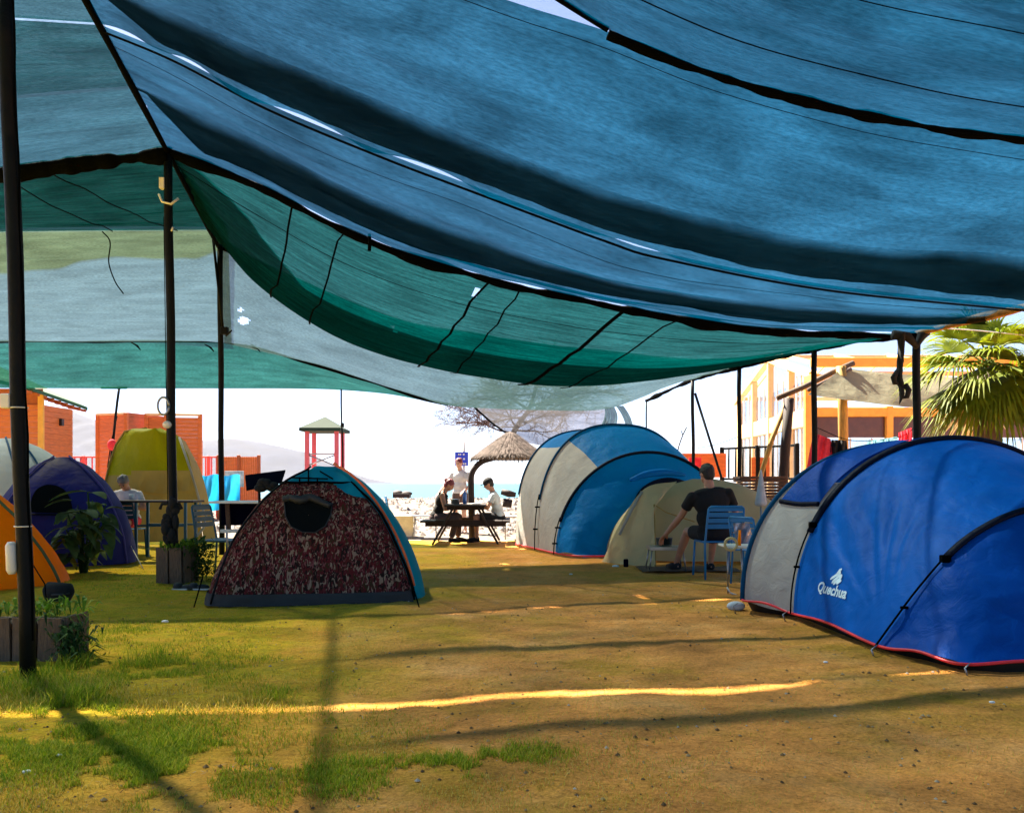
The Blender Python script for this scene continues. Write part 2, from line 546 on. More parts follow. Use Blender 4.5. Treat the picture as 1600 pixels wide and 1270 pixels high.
# next bay: pale net
Gr_row = [W(350, 536, 17.5), W(480, 566, 17.2), W(560, 590, 16.8), W(650, 619, 16.3), W(700, 633, 16), W(760, 638, 15.9), W(850, 641, 15.8), W(940, 640, 15.9), W(1000, 622, 16.3), W(1050, 600, 16.7), W(1082, 592, 16.9)]
s5, P5 = sheet('shade_net', [F_row, lerp_row(F_row, Gr_row, .5, -.05), Gr_row], 220, 80, M['net_pale'],
      'pale grey blue net behind the dark green belly, right of the third pole', amp=.03, seed=31)
# left bays
BL = [W(-420, 12, 6.6), W(-150, 22, 6.8), W(30, 32, 6.9), A_(7.0)]
KL = [W(-420, 300, 9.3), W(-150, 284, 9.35), W(0, 266, 9.45), W(130, 248, 9.55), A_(9.6)]
s6, P6 = sheet('shade_net', [KL, lerp_row(KL, BL, .35, -.06, 7), lerp_row(KL, BL, .7, -.04, 7), BL], 70, 50, M['net_slate'],
      'pale slate net left of the ridge cable, above the thick black beam roll', amp=.03, seed=41)
doubled(P6, lambda s: .52, lambda s: .99, .05, M['net_tint'], 'second layer of slate net below the thin bright line at top left', seed=12)
BL2 = [p + Vector((0, -.035, .0)) for p in BL]
LB1 = [Vector((-7.5, 0, 4.3)), Vector((-4.5, 0, 4.6)), Vector((AX(0), 0, 5.0))]
LB2 = [Vector((-7.5, -6, 4.3)), Vector((-4.5, -6, 4.6)), Vector((AX(-6), -6, 5.0))]
s7, P7 = sheet('shade_net', [BL2, lerp_row(BL2, LB1, .5, -.08, 7), LB1, LB2], 60, 70, M['net_slate'],
      'slate net at the top left corner above the thin bright line', amp=.04, seed=51)
NL = [W(-420, 372, 13.0), W(-100, 364, 13.1), W(100, 361, 13.2), W(356, 359, 13.55)]
s8, P8 = sheet('shade_net', [KL, lerp_row(KL, NL, .5, -.05, 7), NL], 70, 50, M['net_green'],
      'dark green net left of the second pole, under the thick black beam roll', amp=.04, fx=.5, fy=9, seed=61)
doubled(P8, lambda s: .04, lambda s: .99, .05, M['net_black2'], 'second green layer over the dark left bay of the canopy', seed=4)
GL = [W(-420, 533, 18), W(-100, 534, 18), W(120, 534, 18), W(362, 536, 17.7)]
s9, P9 = sheet('shade_net', [NL, lerp_row(NL, GL, .5, -.03, 7), GL], 80, 50, M['net_pale'],
      'pale grey net at left between the second and third poles', amp=.04, fx=.4, fy=5, seed=71)
HL = [W(-420, 606, 18.3), W(-100, 606, 18.3), W(150, 607, 18.3), W(350, 607, 18.2), W(500, 608, 17.8), W(600, 615, 17.2), W(668, 627, 16.6), W(720, 634, 16.2)]
GL2 = [W(-420, 533, 18.02), W(-100, 534, 18.02), W(120, 534, 18.02), W(350, 536, 17.6), W(480, 567, 17.2), W(560, 591, 16.8), W(650, 620, 16.3), W(700, 633, 16.02)]
s10, P10 = sheet('shade_net', [GL2, lerp_row(GL2, HL, .5, -.02, 9), HL], 130, 24, M['net_mint'],
      'mint green valance strip hanging below the far black seam, over the sea view', amp=.03, fx=.6, fy=8, seed=81)

doubled(P9, lambda s: .01, lambda s: .50 - .34 * s, .04, M['lit_patch'], 'yellowish sheet added as the lit patch on the pale net at upper left', seed=6, wob=.05)  # tinted sheet added to colour in the lit patch of this net
def punch(px, py, rx, ry, objs):
    """worn tear: drop the few mesh faces there so the sky shows through"""
    for o in objs:
        bm = bmesh.new(); bm.from_mesh(o.data); kill = []
        for f in bm.faces:
            c = f.calc_center_median()
            if c.y <= 0: continue
            x = 800 + c.x / c.y * FPX; y = 755 - (c.z - CAM_H) / c.y * FPX
            if ((x - px) / rx) ** 2 + ((y - py) / ry) ** 2 < 1: kill.append(f)
        if kill: bmesh.ops.delete(bm, geom=kill, context='FACES'); bm.to_mesh(o.data)
        bm.free()
nets = [o for o in bpy.data.objects if o.name.startswith('shade_net')]
for h in ((381, 501, 9, 6), (376, 484, 4, 3), (742, 454, 4, 8), (615, 511, 4, 3), (1137, 116, 5, 2)): punch(*h, nets)
# cables, rolled hems
def cable(name, pts, r, label, cat='cable', n=120, mat=None, wob=0, group='cables of the canopy'):
    P = evenly(catmull(pts, 200), n)
    rs = [r * (1 + wob * fbm(i * .11, r * 100, 0)) for i in range(n)]
    if wob:
        P = P + np.array([[0, 0, wob * .3 * r * fbm(i * .1, 5, 1)] for i in range(n)])
    o = MB().tube(P, rs, 8).build(name, mat or M['rope_dark'])
    return tag(o, label, cat, group)
dn = lambda row, d: [Vector(p) - Vector((0, 0, d)) for p in row]
cable('ridge_cable', dn([A_(-6), A_(0), A_(4), A_(7), A_(9.6), A_(11), A_(13.5)], .04), .032, 'long straight ridge cable running from top left down to the third pole', wob=.3)
cable('cross_cable', dn(C_row, .03), .05, 'thick black cross cable sagging from the second pole to the right eave', wob=1.0)
cable('rolled_hem', dn(D_row[3:], .02), .03, 'black rolled hem crossing the top right of the canopy', 'hem', wob=1.0)
cable('upper_hem', dn(D2[1:4], .0), .018, 'thin black hem above the bright triangular opening', 'hem')
cable('slit_cord', dn(B_row, .05), .010, 'thin cord along the row of bright slits', 'cord')
cable('beam_roll', dn(KL, .06), .085, 'thick black roll of net on the beam left of the second pole', 'net roll', wob=.6)
cable('black_cord', dn(GL2, .0), .022, 'black seam cord between the pale net and the mint valance', 'cord', wob=1.0)
cable('belly_hem', dn([A_(13.5)] + lerp_row(F_row, F_row, 0)[1:], .02), .03, 'hem of the green belly net beyond the third pole', 'hem')
eaveR = [Vector((EX(-6) , -6, 3.05)), Vector((EX(2), 2, 3.03)), Vector((EX(6.4), 6.4, 3.02)), W(1600, 480, 8.65), W(1520, 499, 9.4), W(1432, 521, 10.3), W(1272, 546, 12.5), W(1155, 574, 14.9), W(1082, 594, 16.9), W(1010, 626, 19.5)]
M['orange_edge'] = varmat('orange_edge', (.42, .20, .04), .7, var=.5, scale=12)
cable('eave_binding', eaveR[:6], .035, 'orange brown edge binding along the near right eave', 'binding', wob=.6, mat=M['orange_edge'])
cable('eave_cable', dn(eaveR[5:], .0), .035, 'dark eave cable stepping away along the right poles', wob=.9)
# strip of net rolled along the right eave beyond the first right pole
# stitched seams along the sheets
def seam(P, v0, v1, r, label):
    nv, nu = P.shape[:2]; pts = []
    for i in range(0, nu, 2):
        s_ = i / (nu - 1); y = (v0 + (v1 - v0) * s_) * (nv - 1.001); j = int(y); f = y - j
        q = P[j, i] * (1 - f) + P[j + 1, i] * f; pts.append(Vector(q) - Vector((0, 0, .006)))
    tag(MB().tube(pts, r, 5).build('seam', M['rope_dark']), label, 'seam', 'stitched seams of the nets')
seam(P3, .06, .10, .004, 'thin seam just above the black rolled hem at top right')
seam(P3, .15, .22, .003, 'thin seam across the top right corner net')
seam(P3, .27, .34, .003, 'uppermost thin seam in the top right corner')
seam(P2, .97, .90, .0025, 'faint seam just below the black rolled hem')
seam(P1, .86, .80, .0025, 'thin seam below the row of bright slits')
seam(P4, .12, .10, .004, 'fine seam across the green belly near its top')
# dark tubes under the green belly, drawn for the shadows of crossing straps
def on_sheet(P, u, v, d=.06):
    nv, nu = P.shape[:2]
    p = P[int(v * (nv - 1)), int(u * (nu - 1))]
    return Vector(p) - Vector((0, 0, d))
for k, (ua, ub, w, lab) in enumerate([(.165, .16, .018, 'thin strap shadow strip on the green belly, nearest the second pole'),
                                      (.235, .225, .018, 'thin strap shadow strip on the green belly beside the first'),
                                      (.43, .39, .03, 'strap shadow strip on the green belly below the small bright tear'),
                                      (.475, .44, .018, 'thin strap shadow strip just right of the small bright tear'),
                                      (.615, .54, .055, 'widest strap shadow strip crossing the green belly diagonally'),
                                      (.685, .60, .028, 'strap shadow strip right of the widest one')]):
    pts = [on_sheet(P4, ua + (ub - ua) * t, .01 + .5 * t, .03) for t in np.linspace(0, 1, 12)]
    tag(MB().tube(pts, w * .7, 8, flat=.3).build('strap', M['rope_dark']), lab, 'strap', 'strap shadows on the green belly net')
for k, (ua, ub, lab) in enumerate([(.62, .78, 'thin strap under the dark left bay, nearer the left pole'), (.72, .90, 'thin strap under the dark left bay, nearer the second pole')]):
    pts = [on_sheet(P8, ua + (ub - ua) * t, .02 + .96 * t, .03) for t in np.linspace(0, 1, 12)]
    tag(MB().tube(pts, .008, 6).build('strap', M['rope_dark']), lab, 'strap', 'straps under the left bay')
# ------------------------------------------------------------------ ground
def ground_mat():
    m, nt, out = newmat('dirt')
    L = nt.links.new
    tc = nd(nt, 'ShaderNodeTexCoord')
    def nz(s, d=6, r=.6, st=(1, 1, 1)):
        mp = nd(nt, 'ShaderNodeMapping'); mp.inputs['Scale'].default_value = st
        L(tc.outputs['Object'], mp.inputs[0])
        n = nd(nt, 'ShaderNodeTexNoise', Scale=s, Detail=float(d), Roughness=r); L(mp.outputs[0], n.inputs['Vector']); return n.outputs['Fac']
    base = ramp(nt, nz(1.3, 8, .65), [(.28, (.44, .18, .045)), (.5, (.82, .335, .080)), (.74, (.88, .45, .15))])
    # dry yellow grass wear
    yel = ramp(nt, nz(2.2, 10, .75), [(.40, (.66, .33, .045)), (.65, (.46, .27, .02))])
    fy = ramp(nt, nz(.55, 8, .7), [(.47, (0, 0, 0)), (.62, (.8, .8, .8))])
    mx = nd(nt, 'ShaderNodeMix', data_type='RGBA'); L(fy, mx.inputs[0]); L(base, mx.inputs[6]); L(yel, mx.inputs[7])
    # left side: denser worn turf (world x < -1)
    sx = nd(nt, 'ShaderNodeSeparateXYZ'); L(tc.outputs['Object'], sx.inputs[0])
    ad = nd(nt, 'ShaderNodeMath', operation='MULTIPLY_ADD'); L(nz(.9, 6), ad.inputs[0]); ad.inputs[1].default_value = 3.2; L(sx.outputs[0], ad.inputs[2])
    mr = nd(nt, 'ShaderNodeMapRange'); L(ad.outputs[0], mr.inputs[0])
    mr.inputs['From Min'].default_value = 1.4; mr.inputs['From Max'].default_value = -.4
    mr.inputs['To Min'].default_value = 0; mr.inputs['To Max'].default_value = .85
    turf = ramp(nt, nz(5, 8, .7), [(.33, (.80, .43, .035)), (.5, (.66, .46, .015)), (.70, (.36, .36, .012))])
    mx2 = nd(nt, 'ShaderNodeMix', data_type='RGBA'); L(mr.outputs[0], mx2.inputs[0]); L(mx.outputs[2], mx2.inputs[6]); L(turf, mx2.inputs[7])
    # fine grain: grit, trodden crumbs
    gr_ = ramp(nt, nz(55, 6, .75), [(.28, (.50, .46, .42)), (.5, (.95, .95, .95)), (.72, (1.25, 1.22, 1.15))])
    mg = nd(nt, 'ShaderNodeMix', data_type='RGBA', blend_type='MULTIPLY'); mg.inputs[0].default_value = .9
    L(mx2.outputs[2], mg.inputs[6]); L(gr_, mg.inputs[7])
    g2_ = ramp(nt, nz(7, 9, .8, (1, 1.6, 1)), [(.33, (.62, .58, .52)), (.48, (1, 1, 1)), (.75, (1.12, 1.1, 1.05))])
    mg2 = nd(nt, 'ShaderNodeMix', data_type='RGBA', blend_type='MULTIPLY'); mg2.inputs[0].default_value = .9
    L(mg.outputs[2], mg2.inputs[6]); L(g2_, mg2.inputs[7]); mx2 = mg2
    # small dark crumbs
    vo = nd(nt, 'ShaderNodeTexVoronoi', Scale=9.0); L(tc.outputs['Object'], vo.inputs['Vector'])
    cr = ramp(nt, vo.outputs['Distance'], [(.03, (1, 1, 1)), (.10, (0, 0, 0))])
    fn = ramp(nt, nz(.8, 4), [(.50, (0, 0, 0)), (.6, (.9, .9, .9))])
    mm = nd(nt, 'ShaderNodeMath', operation='MULTIPLY'); L(cr, mm.inputs[0]); L(fn, mm.inputs[1])
    mx3 = nd(nt, 'ShaderNodeMix', data_type='RGBA'); L(mm.outputs[0], mx3.inputs[0]); L(mx2.outputs[2], mx3.inputs[6]); mx3.inputs[7].default_value = (.10, .06, .02, 1)
    b = nd(nt, 'ShaderNodeBsdfPrincipled', Roughness=.95); b.inputs['Specular IOR Level'].default_value = .1
    L(mx3.outputs[2], b.inputs['Base Color'])
    bp = nd(nt, 'ShaderNodeBump', Strength=1.0, Distance=.05); L(nz(14, 10, .7), bp.inputs['Height']); 
    bp2 = nd(nt, 'ShaderNodeBump', Strength=.6, Distance=.006); L(nz(90, 6, .7), bp2.inputs['Height']); L(bp.outputs[0], bp2.inputs['Normal'])
    L(bp2.outputs[0], b.inputs['Normal'])
    L(b.outputs[0], out.inputs[0])
    return m
M['dirt'] = ground_mat()
def hgt(x, y):
    h = .03 * fbm(x * .5, y * .5, 2.0, 4) + .010 * fbm(x * 2.5, y * 2.5, 7.0, 4) + (.007 * fbm(x * 7, y * 7, 3.0, 3) if y < 10 else 0)
    return h
def ground_grid():
    ys = np.r_[np.linspace(-12, 1.5, 12), np.linspace(1.6, 9, 150), np.linspace(9.1, 16.9, 60)]
    P = np.zeros((len(ys), 220, 3))
    for j, y in enumerate(ys):
        half = 3 + max(y, 0) * 1.15 if y < 19.5 else 30
        t = np.linspace(-1, 1, 220)
        xs = t * half + np.sign(t) * (np.abs(t) ** 6) * (40)
        for i, x in enumerate(xs):
            z = hgt(x, y)
            P[j, i] = (x, y, z)
    return P
gr = grid_obj('ground', ground_grid(), M['dirt'])
tag(gr, kind='structure')
gr['label'] = 'worn golden dirt ground of the campsite'
# ------------------------------------------------------------------ beach, sea, hills
def beach_mat():
    m, nt, out = newmat('beach_sand')
    L = nt.links.new
    tc = nd(nt, 'ShaderNodeTexCoord')
    n = nd(nt, 'ShaderNodeTexNoise', Scale=.8, Detail=8.0); L(tc.outputs['Object'], n.inputs['Vector'])
    v = nd(nt, 'ShaderNodeTexVoronoi', Scale=5.0); L(tc.outputs['Object'], v.inputs['Vector'])
    c = ramp(nt, n.outputs['Fac'], [(.3, (.15, .115, .085)), (.7, (.22, .18, .14))])
    c2 = ramp(nt, v.outputs['Distance'], [(.05, (.25, .2, .15)), (.35, (1, 1, 1))])
    mx = nd(nt, 'ShaderNodeMix', data_type='RGBA', blend_type='MULTIPLY'); mx.inputs[0].default_value = .8
    L(c, mx.inputs[6]); L(c2, mx.inputs[7])
    b = nd(nt, 'ShaderNodeBsdfPrincipled', Roughness=.95); L(mx.outputs[2], b.inputs['Base Color']); L(b.outputs[0], out.inputs[0])
    return m
M['beach'] = beach_mat()
bp_ = []
for y in np.r_[np.linspace(16.5, 30, 14), np.linspace(32, 74, 20)]:
    z = .01 + .35 * math.exp(-((y - 40) / 12) ** 2) - max(0, y - 52) * .04
    bp_.append([Vector((x, y, z + .05 * fbm(x * .2, y * .2, 0) - (.06 if y < 16.8 else 0))) for x in np.linspace(-160, 160, 60)])
tag(grid_obj('beach', np.array([[list(p) for p in r] for r in bp_]), M['beach']), kind='structure')['label'] = 'pale pebble beach'

def sea_mat():
    m, nt, out = newmat('sea')
    L = nt.links.new
    tc = nd(nt, 'ShaderNodeTexCoord')
    mp = nd(nt, 'ShaderNodeMapping'); mp.inputs['Scale'].default_value = (.06, .35, 1)
    L(tc.outputs['Object'], mp.inputs[0])
    n = nd(nt, 'ShaderNodeTexNoise', Scale=1.0, Detail=8.0); L(mp.outputs[0], n.inputs['Vector'])
    c = ramp(nt, n.outputs['Fac'], [(.35, (.015, .10, .14)), (.65, (.04, .16, .20))])
    b = nd(nt, 'ShaderNodeBsdfPrincipled', Roughness=.35); b.inputs['Specular IOR Level'].default_value = .35
    L(c, b.inputs['Base Color'])
    bp = nd(nt, 'ShaderNodeBump', Strength=.5, Distance=.25); L(n.outputs['Fac'], bp.inputs['Height']); L(bp.outputs[0], b.inputs['Normal'])
    L(b.outputs[0], out.inputs[0])
    return m
M['sea'] = sea_mat()
tag(MB().add([(-26000, 55, -.35), (26000, 55, -.35), (26000, 26000, -.35), (-26000, 26000, -.35)], [(0, 1, 2, 3)]).build('sea', M['sea'], smooth=False), kind='structure')['label'] = 'calm light blue sea'

M['hill'] = varmat('hill', (.012, .019, .042), .95, scale=.004, var=.3)
def hill(name, ridge, D, depth, label):
    xs = np.linspace(ridge[0][0], ridge[-1][0], 160)
    ys = np.interp(xs, [r[0] for r in ridge], [r[1] for r in ridge])
    rows = []
    for t in np.linspace(0, 1, 16):
        row = []
        for x, y in zip(xs, ys):
            top = (755 - y) / FPX * D
            s = math.sin(t * math.pi / 2) if t <= 1 else 1
            h = top * s * (1 + .10 * (1 - t) * fbm(x * .03, t * 4, D) ) + top * .035 * fbm(x * .06, t * 5, 1) 
            row.append(((x - 800) / FPX * D, D - depth * (1 - t), max(h, -.4 if t > 0 else -2) if t > 0 else -2))
        rows.append(row)
    back = [(p[0], p[1] + depth, -2) for p in rows[-1]]
    rows.append(back)
    o = grid_obj(name, np.array(rows), M['hill'])
    tag(o, kind='structure'); o['label'] = label
hill('hill', [(-500, 610), (-200, 628), (0, 634), (110, 640), (150, 657), (210, 678), (290, 692), (330, 690), (375, 686), (420, 693), (480, 707), (520, 725), (556, 742), (592, 754.2), (640, 757)], 7000, 1800, 'pale lavender headland beyond the bay')

# pebbles and rocks along the beach (nobody could count them)
def pebbles():
    V = []; F = []
    base = [(0, 0, 1), (0, 0, -.5)] + [(math.cos(a), math.sin(a), .15 * math.sin(3 * a)) for a in np.linspace(0, 2 * math.pi, 7)[:-1]]
    fc = [(0, 2 + k, 2 + (k + 1) % 6) for k in range(6)] + [(1, 2 + (k + 1) % 6, 2 + k) for k in range(6)]
    N = 16000
    ys = 17.6 + 35 * nrg.random(N) ** 1.0
    xs = (nrg.random(N) * 2 - 1) * ys * .72
    sz = .035 + .10 * nrg.random(N) ** 2.2
    for x, y, s in zip(xs, ys, sz):
        z = .35 * math.exp(-((y - 40) / 12) ** 2) + s * .15
        a = rng.random() * 6.3; ca, sa = math.cos(a), math.sin(a); e = .6 + rng.random() * .5; hh = .45 + rng.random() * .5
        b = len(V)
        for (px, py, pz) in base:
            px *= s * (.8 + .4 * rng.random()); py *= s * e; 
            V.append((x + px * ca - py * sa, y + px * sa + py * ca, z + pz * s * hh))
        F += [tuple(i + b for i in f) for f in fc]
    m, nt, out = newmat('pebble')
    L = nt.links.new
    g = nd(nt, 'ShaderNodeNewGeometry')
    c = ramp(nt, g.outputs['Random Per Island'], [(0, (.06, .04, .035)), (.35, (.13, .10, .085)), (.7, (.22, .19, .17)), (1, (.34, .32, .30))])
    b = nd(nt, 'ShaderNodeBsdfPrincipled', Roughness=.8); L(c, b.inputs['Base Color']); L(b.outputs[0], out.inputs[0])
    o = pyd('pebbles', V, F, m, smooth=False)
    tag(o, 'pale pebbles heaped along the beach', 'pebbles', kind='stuff')
pebbles()

# ------------------------------------------------------------------ grass
def grass_mat(name, stops):
    m, nt, out = newmat(name)
    L = nt.links.new
    g = nd(nt, 'ShaderNodeNewGeometry')
    c = ramp(nt, g.outputs['Random Per Island'], stops)
    b = nd(nt, 'ShaderNodeBsdfPrincipled', Roughness=.7); b.inputs['Specular IOR Level'].default_value = .2
    L(c, b.inputs['Base Color'])
    t = nd(nt, 'ShaderNodeBsdfTranslucent'); L(c, t.inputs[0])
    ms = nd(nt, 'ShaderNodeMixShader'); ms.inputs[0].default_value = .4
    L(b.outputs[0], ms.inputs[1]); L(t.outputs[0], ms.inputs[2]); L(ms.outputs[0], out.inputs[0])
    return m
M['grass'] = grass_mat('grass', [(0, (.14, .24, .008)), (.4, (.26, .36, .012)), (.75, (.46, .46, .02)), (1, (.62, .52, .06))])
M['dry_grass'] = grass_mat('dry_grass', [(0, (.46, .30, .03)), (.5, (.64, .46, .06)), (.85, (.74, .56, .16)), (1, (.30, .32, .02))])
def blades(name, spots, mat, label, hmin, hmax, width):
    """spots: array (n,2) of positions"""
    V = []; F = []
    for x, y in spots:
        z = hgt(x, y) - .004
        h = hmin + (hmax - hmin) * rng.random() ** 1.6
        a = rng.random() * 6.283; lean = h * (.25 + .9 * rng.random())
        dx, dy = math.cos(a), math.sin(a); wx, wy = -dy * width, dx * width
        b = len(V)
        V += [(x - wx, y - wy, z), (x + wx, y + wy, z), (x + dx * lean * .45 + wx * .7, y + dy * lean * .45 + wy * .7, z + h * .65),
              (x + dx * lean * .45 - wx * .7, y + dy * lean * .45 - wy * .7, z + h * .65), (x + dx * lean, y + dy * lean, z + h)]
        F += [(b, b + 1, b + 2, b + 3), (b + 3, b + 2, b + 4)]
    o = pyd(name, V, F, mat, smooth=False)
    return tag(o, label, 'grass', kind='stuff')
def scatter(n, patches, thr=0.0):
    """patches: (px, py, rx, ry, weight) ellipses on the photo's ground, turned to world"""
    pts = []
    tot = sum(p[4] for p in patches)
    for (px, py, rx, ry, w) in patches:
        c = GP(px, py); l = GP(px + rx, py); f = GP(px, py - ry)
        RX = l.x - c.x; RY = f.y - c.y
        k = int(n * w / tot); got = 0; tries = 0
        while got < k and tries < k * 6:
            tries += 1
            r = math.sqrt(rng.random()) * (0.75 + .5 * rng.random()); a = rng.random() * 6.283
            x = c.x + RX * r * math.cos(a); y = c.y + RY * r * math.sin(a)
            if y < 2.3: continue
            if fbm(x * 3, y * 3, 4.2) + .5 * fbm(x * 11, y * 11, 2) < thr - .12 + .35 * (r - .5) + .25 * (rng.random() - .5): continue
            pts.append((x, y)); got += 1
    return pts
green = [(170, 1160, 170, 45, 3), (80, 1170, 140, 50, 2), (250, 1205, 120, 45, 2.5), (60, 1090, 90, 22, .7), (210, 1055, 80, 32, 1.4), (330, 1040, 110, 30, .9), (560, 1215, 90, 30, .8),
         (700, 1200, 110, 20, .5), (800, 1185, 90, 18, .4), (170, 990, 70, 26, .8), (250, 915, 90, 18, .7), (120, 1105, 70, 16, .8), (300, 1000, 110, 30, .5), (420, 1230, 130, 35, .6), (150, 905, 60, 14, .5), (330, 1150, 260, 90, 1.6)]
blades('grass', scatter(64000, green, -.06), M['grass'], 'green grass tufts growing in the dirt at left', .008, .040, .0018)
dry = [(250, 1080, 280, 50, 2), (420, 1030, 200, 70, 1.6), (600, 1190, 280, 75, 1.8), (150, 1240, 240, 50, 1.5), (250, 970, 180, 40, 1.0), (900, 1190, 260, 65, .9), (750, 1060, 350, 60, .5), (1200, 1150, 400, 100, .45), (500, 890, 250, 30, .5), (60, 1080, 90, 30, 1.2), (350, 1180, 330, 110, 1.4)]
blades('dry_grass', scatter(64000, dry, -.08), M['dry_grass'], 'dry yellow grass stubble scattered over the dirt', .005, .026, .0014)

tall = [(60, 1075, 60, 16, 2), (120, 1095, 40, 12, 2), (30, 1060, 50, 12, 1), (230, 1030, 40, 12, .7), (110, 1040, 30, 10, 1), (430, 1085, 30, 8, .3), (270, 1165, 30, 12, .6)]
blades('tall_grass', scatter(2600, tall, -.3), M['grass'], 'taller grass tufts round the foot of the nearest pole', .03, .11, .0022)
blades('straw', scatter(2600, [(60, 1085, 90, 25, 2), (200, 1085, 120, 16, 1.5), (330, 1100, 120, 14, 1)], -.3), M['dry_grass'], 'dry straw lying along the sunlit line at left', .02, .07, .0016)

# grit, crumbs of soil and straw bits lying on the pitch
def grit():
    V = []; F = []
    n = 11000
    ys = 2.6 + 9.5 * nrg.random(n) ** 1.3; xs = (nrg.random(n) * 2 - 1) * ys * .68
    for x, y in zip(xs, ys):
        if fbm(x * 1.2, y * 1.2, 9) < -.15: continue
        s = .0025 + .011 * rng.random() ** 3; z = hgt(x, y) + s * .2; a = rng.random() * 6.28
        b = len(V)
        if rng.random() < .55:
            L_ = rng.uniform(.015, .05); dx, dy = math.cos(a) * L_, math.sin(a) * L_
            V += [(x, y, z + .002), (x + dx, y + dy, z + .004), (x + dx + .002, y + dy + .002, z + .003), (x + .002, y + .002, z + .001)]; F += [(b, b + 1, b + 2, b + 3)]
        else:
            V += [(x + s * math.cos(a + k * 1.256) * rng.uniform(.7, 1.2), y + s * math.sin(a + k * 1.256) * rng.uniform(.7, 1.2), z) for k in range(5)] + [(x, y, z + s * .8)]
            F += [(b + k, b + (k + 1) % 5, b + 5) for k in range(5)]
    m = grass_mat('grit', [(0, (.10, .06, .03)), (.5, (.32, .20, .08)), (.85, (.50, .38, .20)), (1, (.62, .58, .5))])
    tag(pyd('gravel', V, F, m, smooth=False), 'small crumbs of soil and straw bits on the dirt', 'gravel', kind='stuff')
grit()
# ------------------------------------------------------------------ tents
def tentmat(name, col, trans=.35, rough=.6, var=.06, bump=.25, bscale=7.0, stretch=(1, 1, 1), col2=None):
    m, nt, out = newmat(name)
    L = nt.links.new
    tc = nd(nt, 'ShaderNodeTexCoord')
    mp = nd(nt, 'ShaderNodeMapping'); mp.inputs['Scale'].default_value = stretch
    L(tc.outputs['Object'], mp.inputs[0])
    n = nd(nt, 'ShaderNodeTexNoise', Scale=3.0, Detail=6.0); L(mp.outputs[0], n.inputs['Vector'])
    c = Vector(col)
    cr = ramp(nt, n.outputs['Fac'], [(.3, tuple(c * (1 - var))), (.7, tuple(Vector(col2)) if col2 else tuple(c * (1 + var)))])
    b = nd(nt, 'ShaderNodeBsdfPrincipled', Roughness=rough); b.inputs['Specular IOR Level'].default_value = .10
    L(cr, b.inputs['Base Color'])
    n2 = nd(nt, 'ShaderNodeTexNoise', Scale=bscale, Detail=4.0, Roughness=.55, Distortion=.8); L(mp.outputs[0], n2.inputs['Vector'])
    bp = nd(nt, 'ShaderNodeBump', Strength=bump, Distance=.06); L(n2.outputs['Fac'], bp.inputs['Height']); L(bp.outputs[0], b.inputs['Normal'])
    t = nd(nt, 'ShaderNodeBsdfTranslucent'); L(cr, t.inputs[0]); L(bp.outputs[0], t.inputs['Normal'])
    ms = nd(nt, 'ShaderNodeMixShader'); ms.inputs[0].default_value = trans
    L(b.outputs[0], ms.inputs[1]); L(t.outputs[0], ms.inputs[2]); L(ms.outputs[0], out.inputs[0])
    return m
M['t_blue'] = tentmat('tent_blue', (.000, .13, .56), rough=.55, bump=.18)
M['t_blue2'] = tentmat('tent_sky_blue', (.001, .20, .56), trans=.45, rough=.55)
M['t_bluedk'] = tentmat('tent_deep_blue', (.000, .075, .40), trans=.3, rough=.55)
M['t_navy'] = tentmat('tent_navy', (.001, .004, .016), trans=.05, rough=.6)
M['t_teal'] = tentmat('tent_teal', (.002, .07, .17), trans=.2, rough=.6)
M['t_gray'] = tentmat('tent_grey', (.50, .49, .45), trans=.35)
M['t_red'] = varmat('piping_red', (.75, .02, .03), .5)
M['t_black'] = varmat('groundsheet', (.003, .0035, .004), .55, bump=.5, bscale=8)
M['t_beige'] = tentmat('tent_beige', (.58, .50, .28), trans=.35)
M['t_orange'] = tentmat('tent_orange', (.95, .36, .002), trans=.5, rough=.6)
M['t_purple'] = tentmat('tent_indigo', (.030, .034, .20), trans=.3, rough=.6)
M['t_purplelt'] = tentmat('tent_indigo_light', (.10, .09, .34), trans=.35)
M['t_white'] = tentmat('tent_white', (.55, .62, .64), trans=.4)
M['t_lime'] = tentmat('tent_lime', (.30, .28, .001), trans=.12, rough=.6)
M['t_khaki'] = tentmat('tent_khaki', (.34, .24, .06), trans=.12, rough=.6)
M['t_turq'] = tentmat('tent_turquoise', (.001, .42, .56), trans=.5, rough=.6)
M['mesh_dark'] = varmat('mesh_dark', (.002, .004, .004), .9, spec=.1)
M['grey_cloth'] = varmat('grey_cloth', (.016, .018, .019), .7, bump=.7, bscale=6)
M['orange_pipe'] = varmat('orange_pipe', (.9, .14, .02), .5)

def sup_arch(foot, dirv, hw, h, e=2.0, n=61, lean=(0, 0, 0), e2=None, z0=0.0):
    """arch of half width hw and height h starting at foot, running along horizontal dirv"""
    foot = Vector(foot); d = Vector(dirv).normalized(); c = foot + d * hw
    P = []
    for i in range(n):
        th = math.pi * i / (n - 1)
        ca, sa = math.cos(th), math.sin(th)
        x = -math.copysign(abs(ca) ** (2 / e), ca) * hw
        z = abs(sa) ** (2 / (e2 or e)) * h
        P.append(c + d * x + Vector((0, 0, z0 + z)) + Vector(lean) * (z / max(h, .01)))
    return P

def bvh_of(objs):
    V = []; F = []
    for o in objs:
        mw = Matrix.LocRotScale(o.location, o.rotation_euler, o.scale)
        p = o.parent
        while p is not None:
            mw = Matrix.LocRotScale(p.location, p.rotation_euler, p.scale) @ mw
            p = p.parent
        b = len(V)
        V += [mw @ v.co for v in o.data.vertices]
        F += [tuple(b + i for i in f.vertices) for f in o.data.polygons]
    return BVHTree.FromPolygons(V, F)

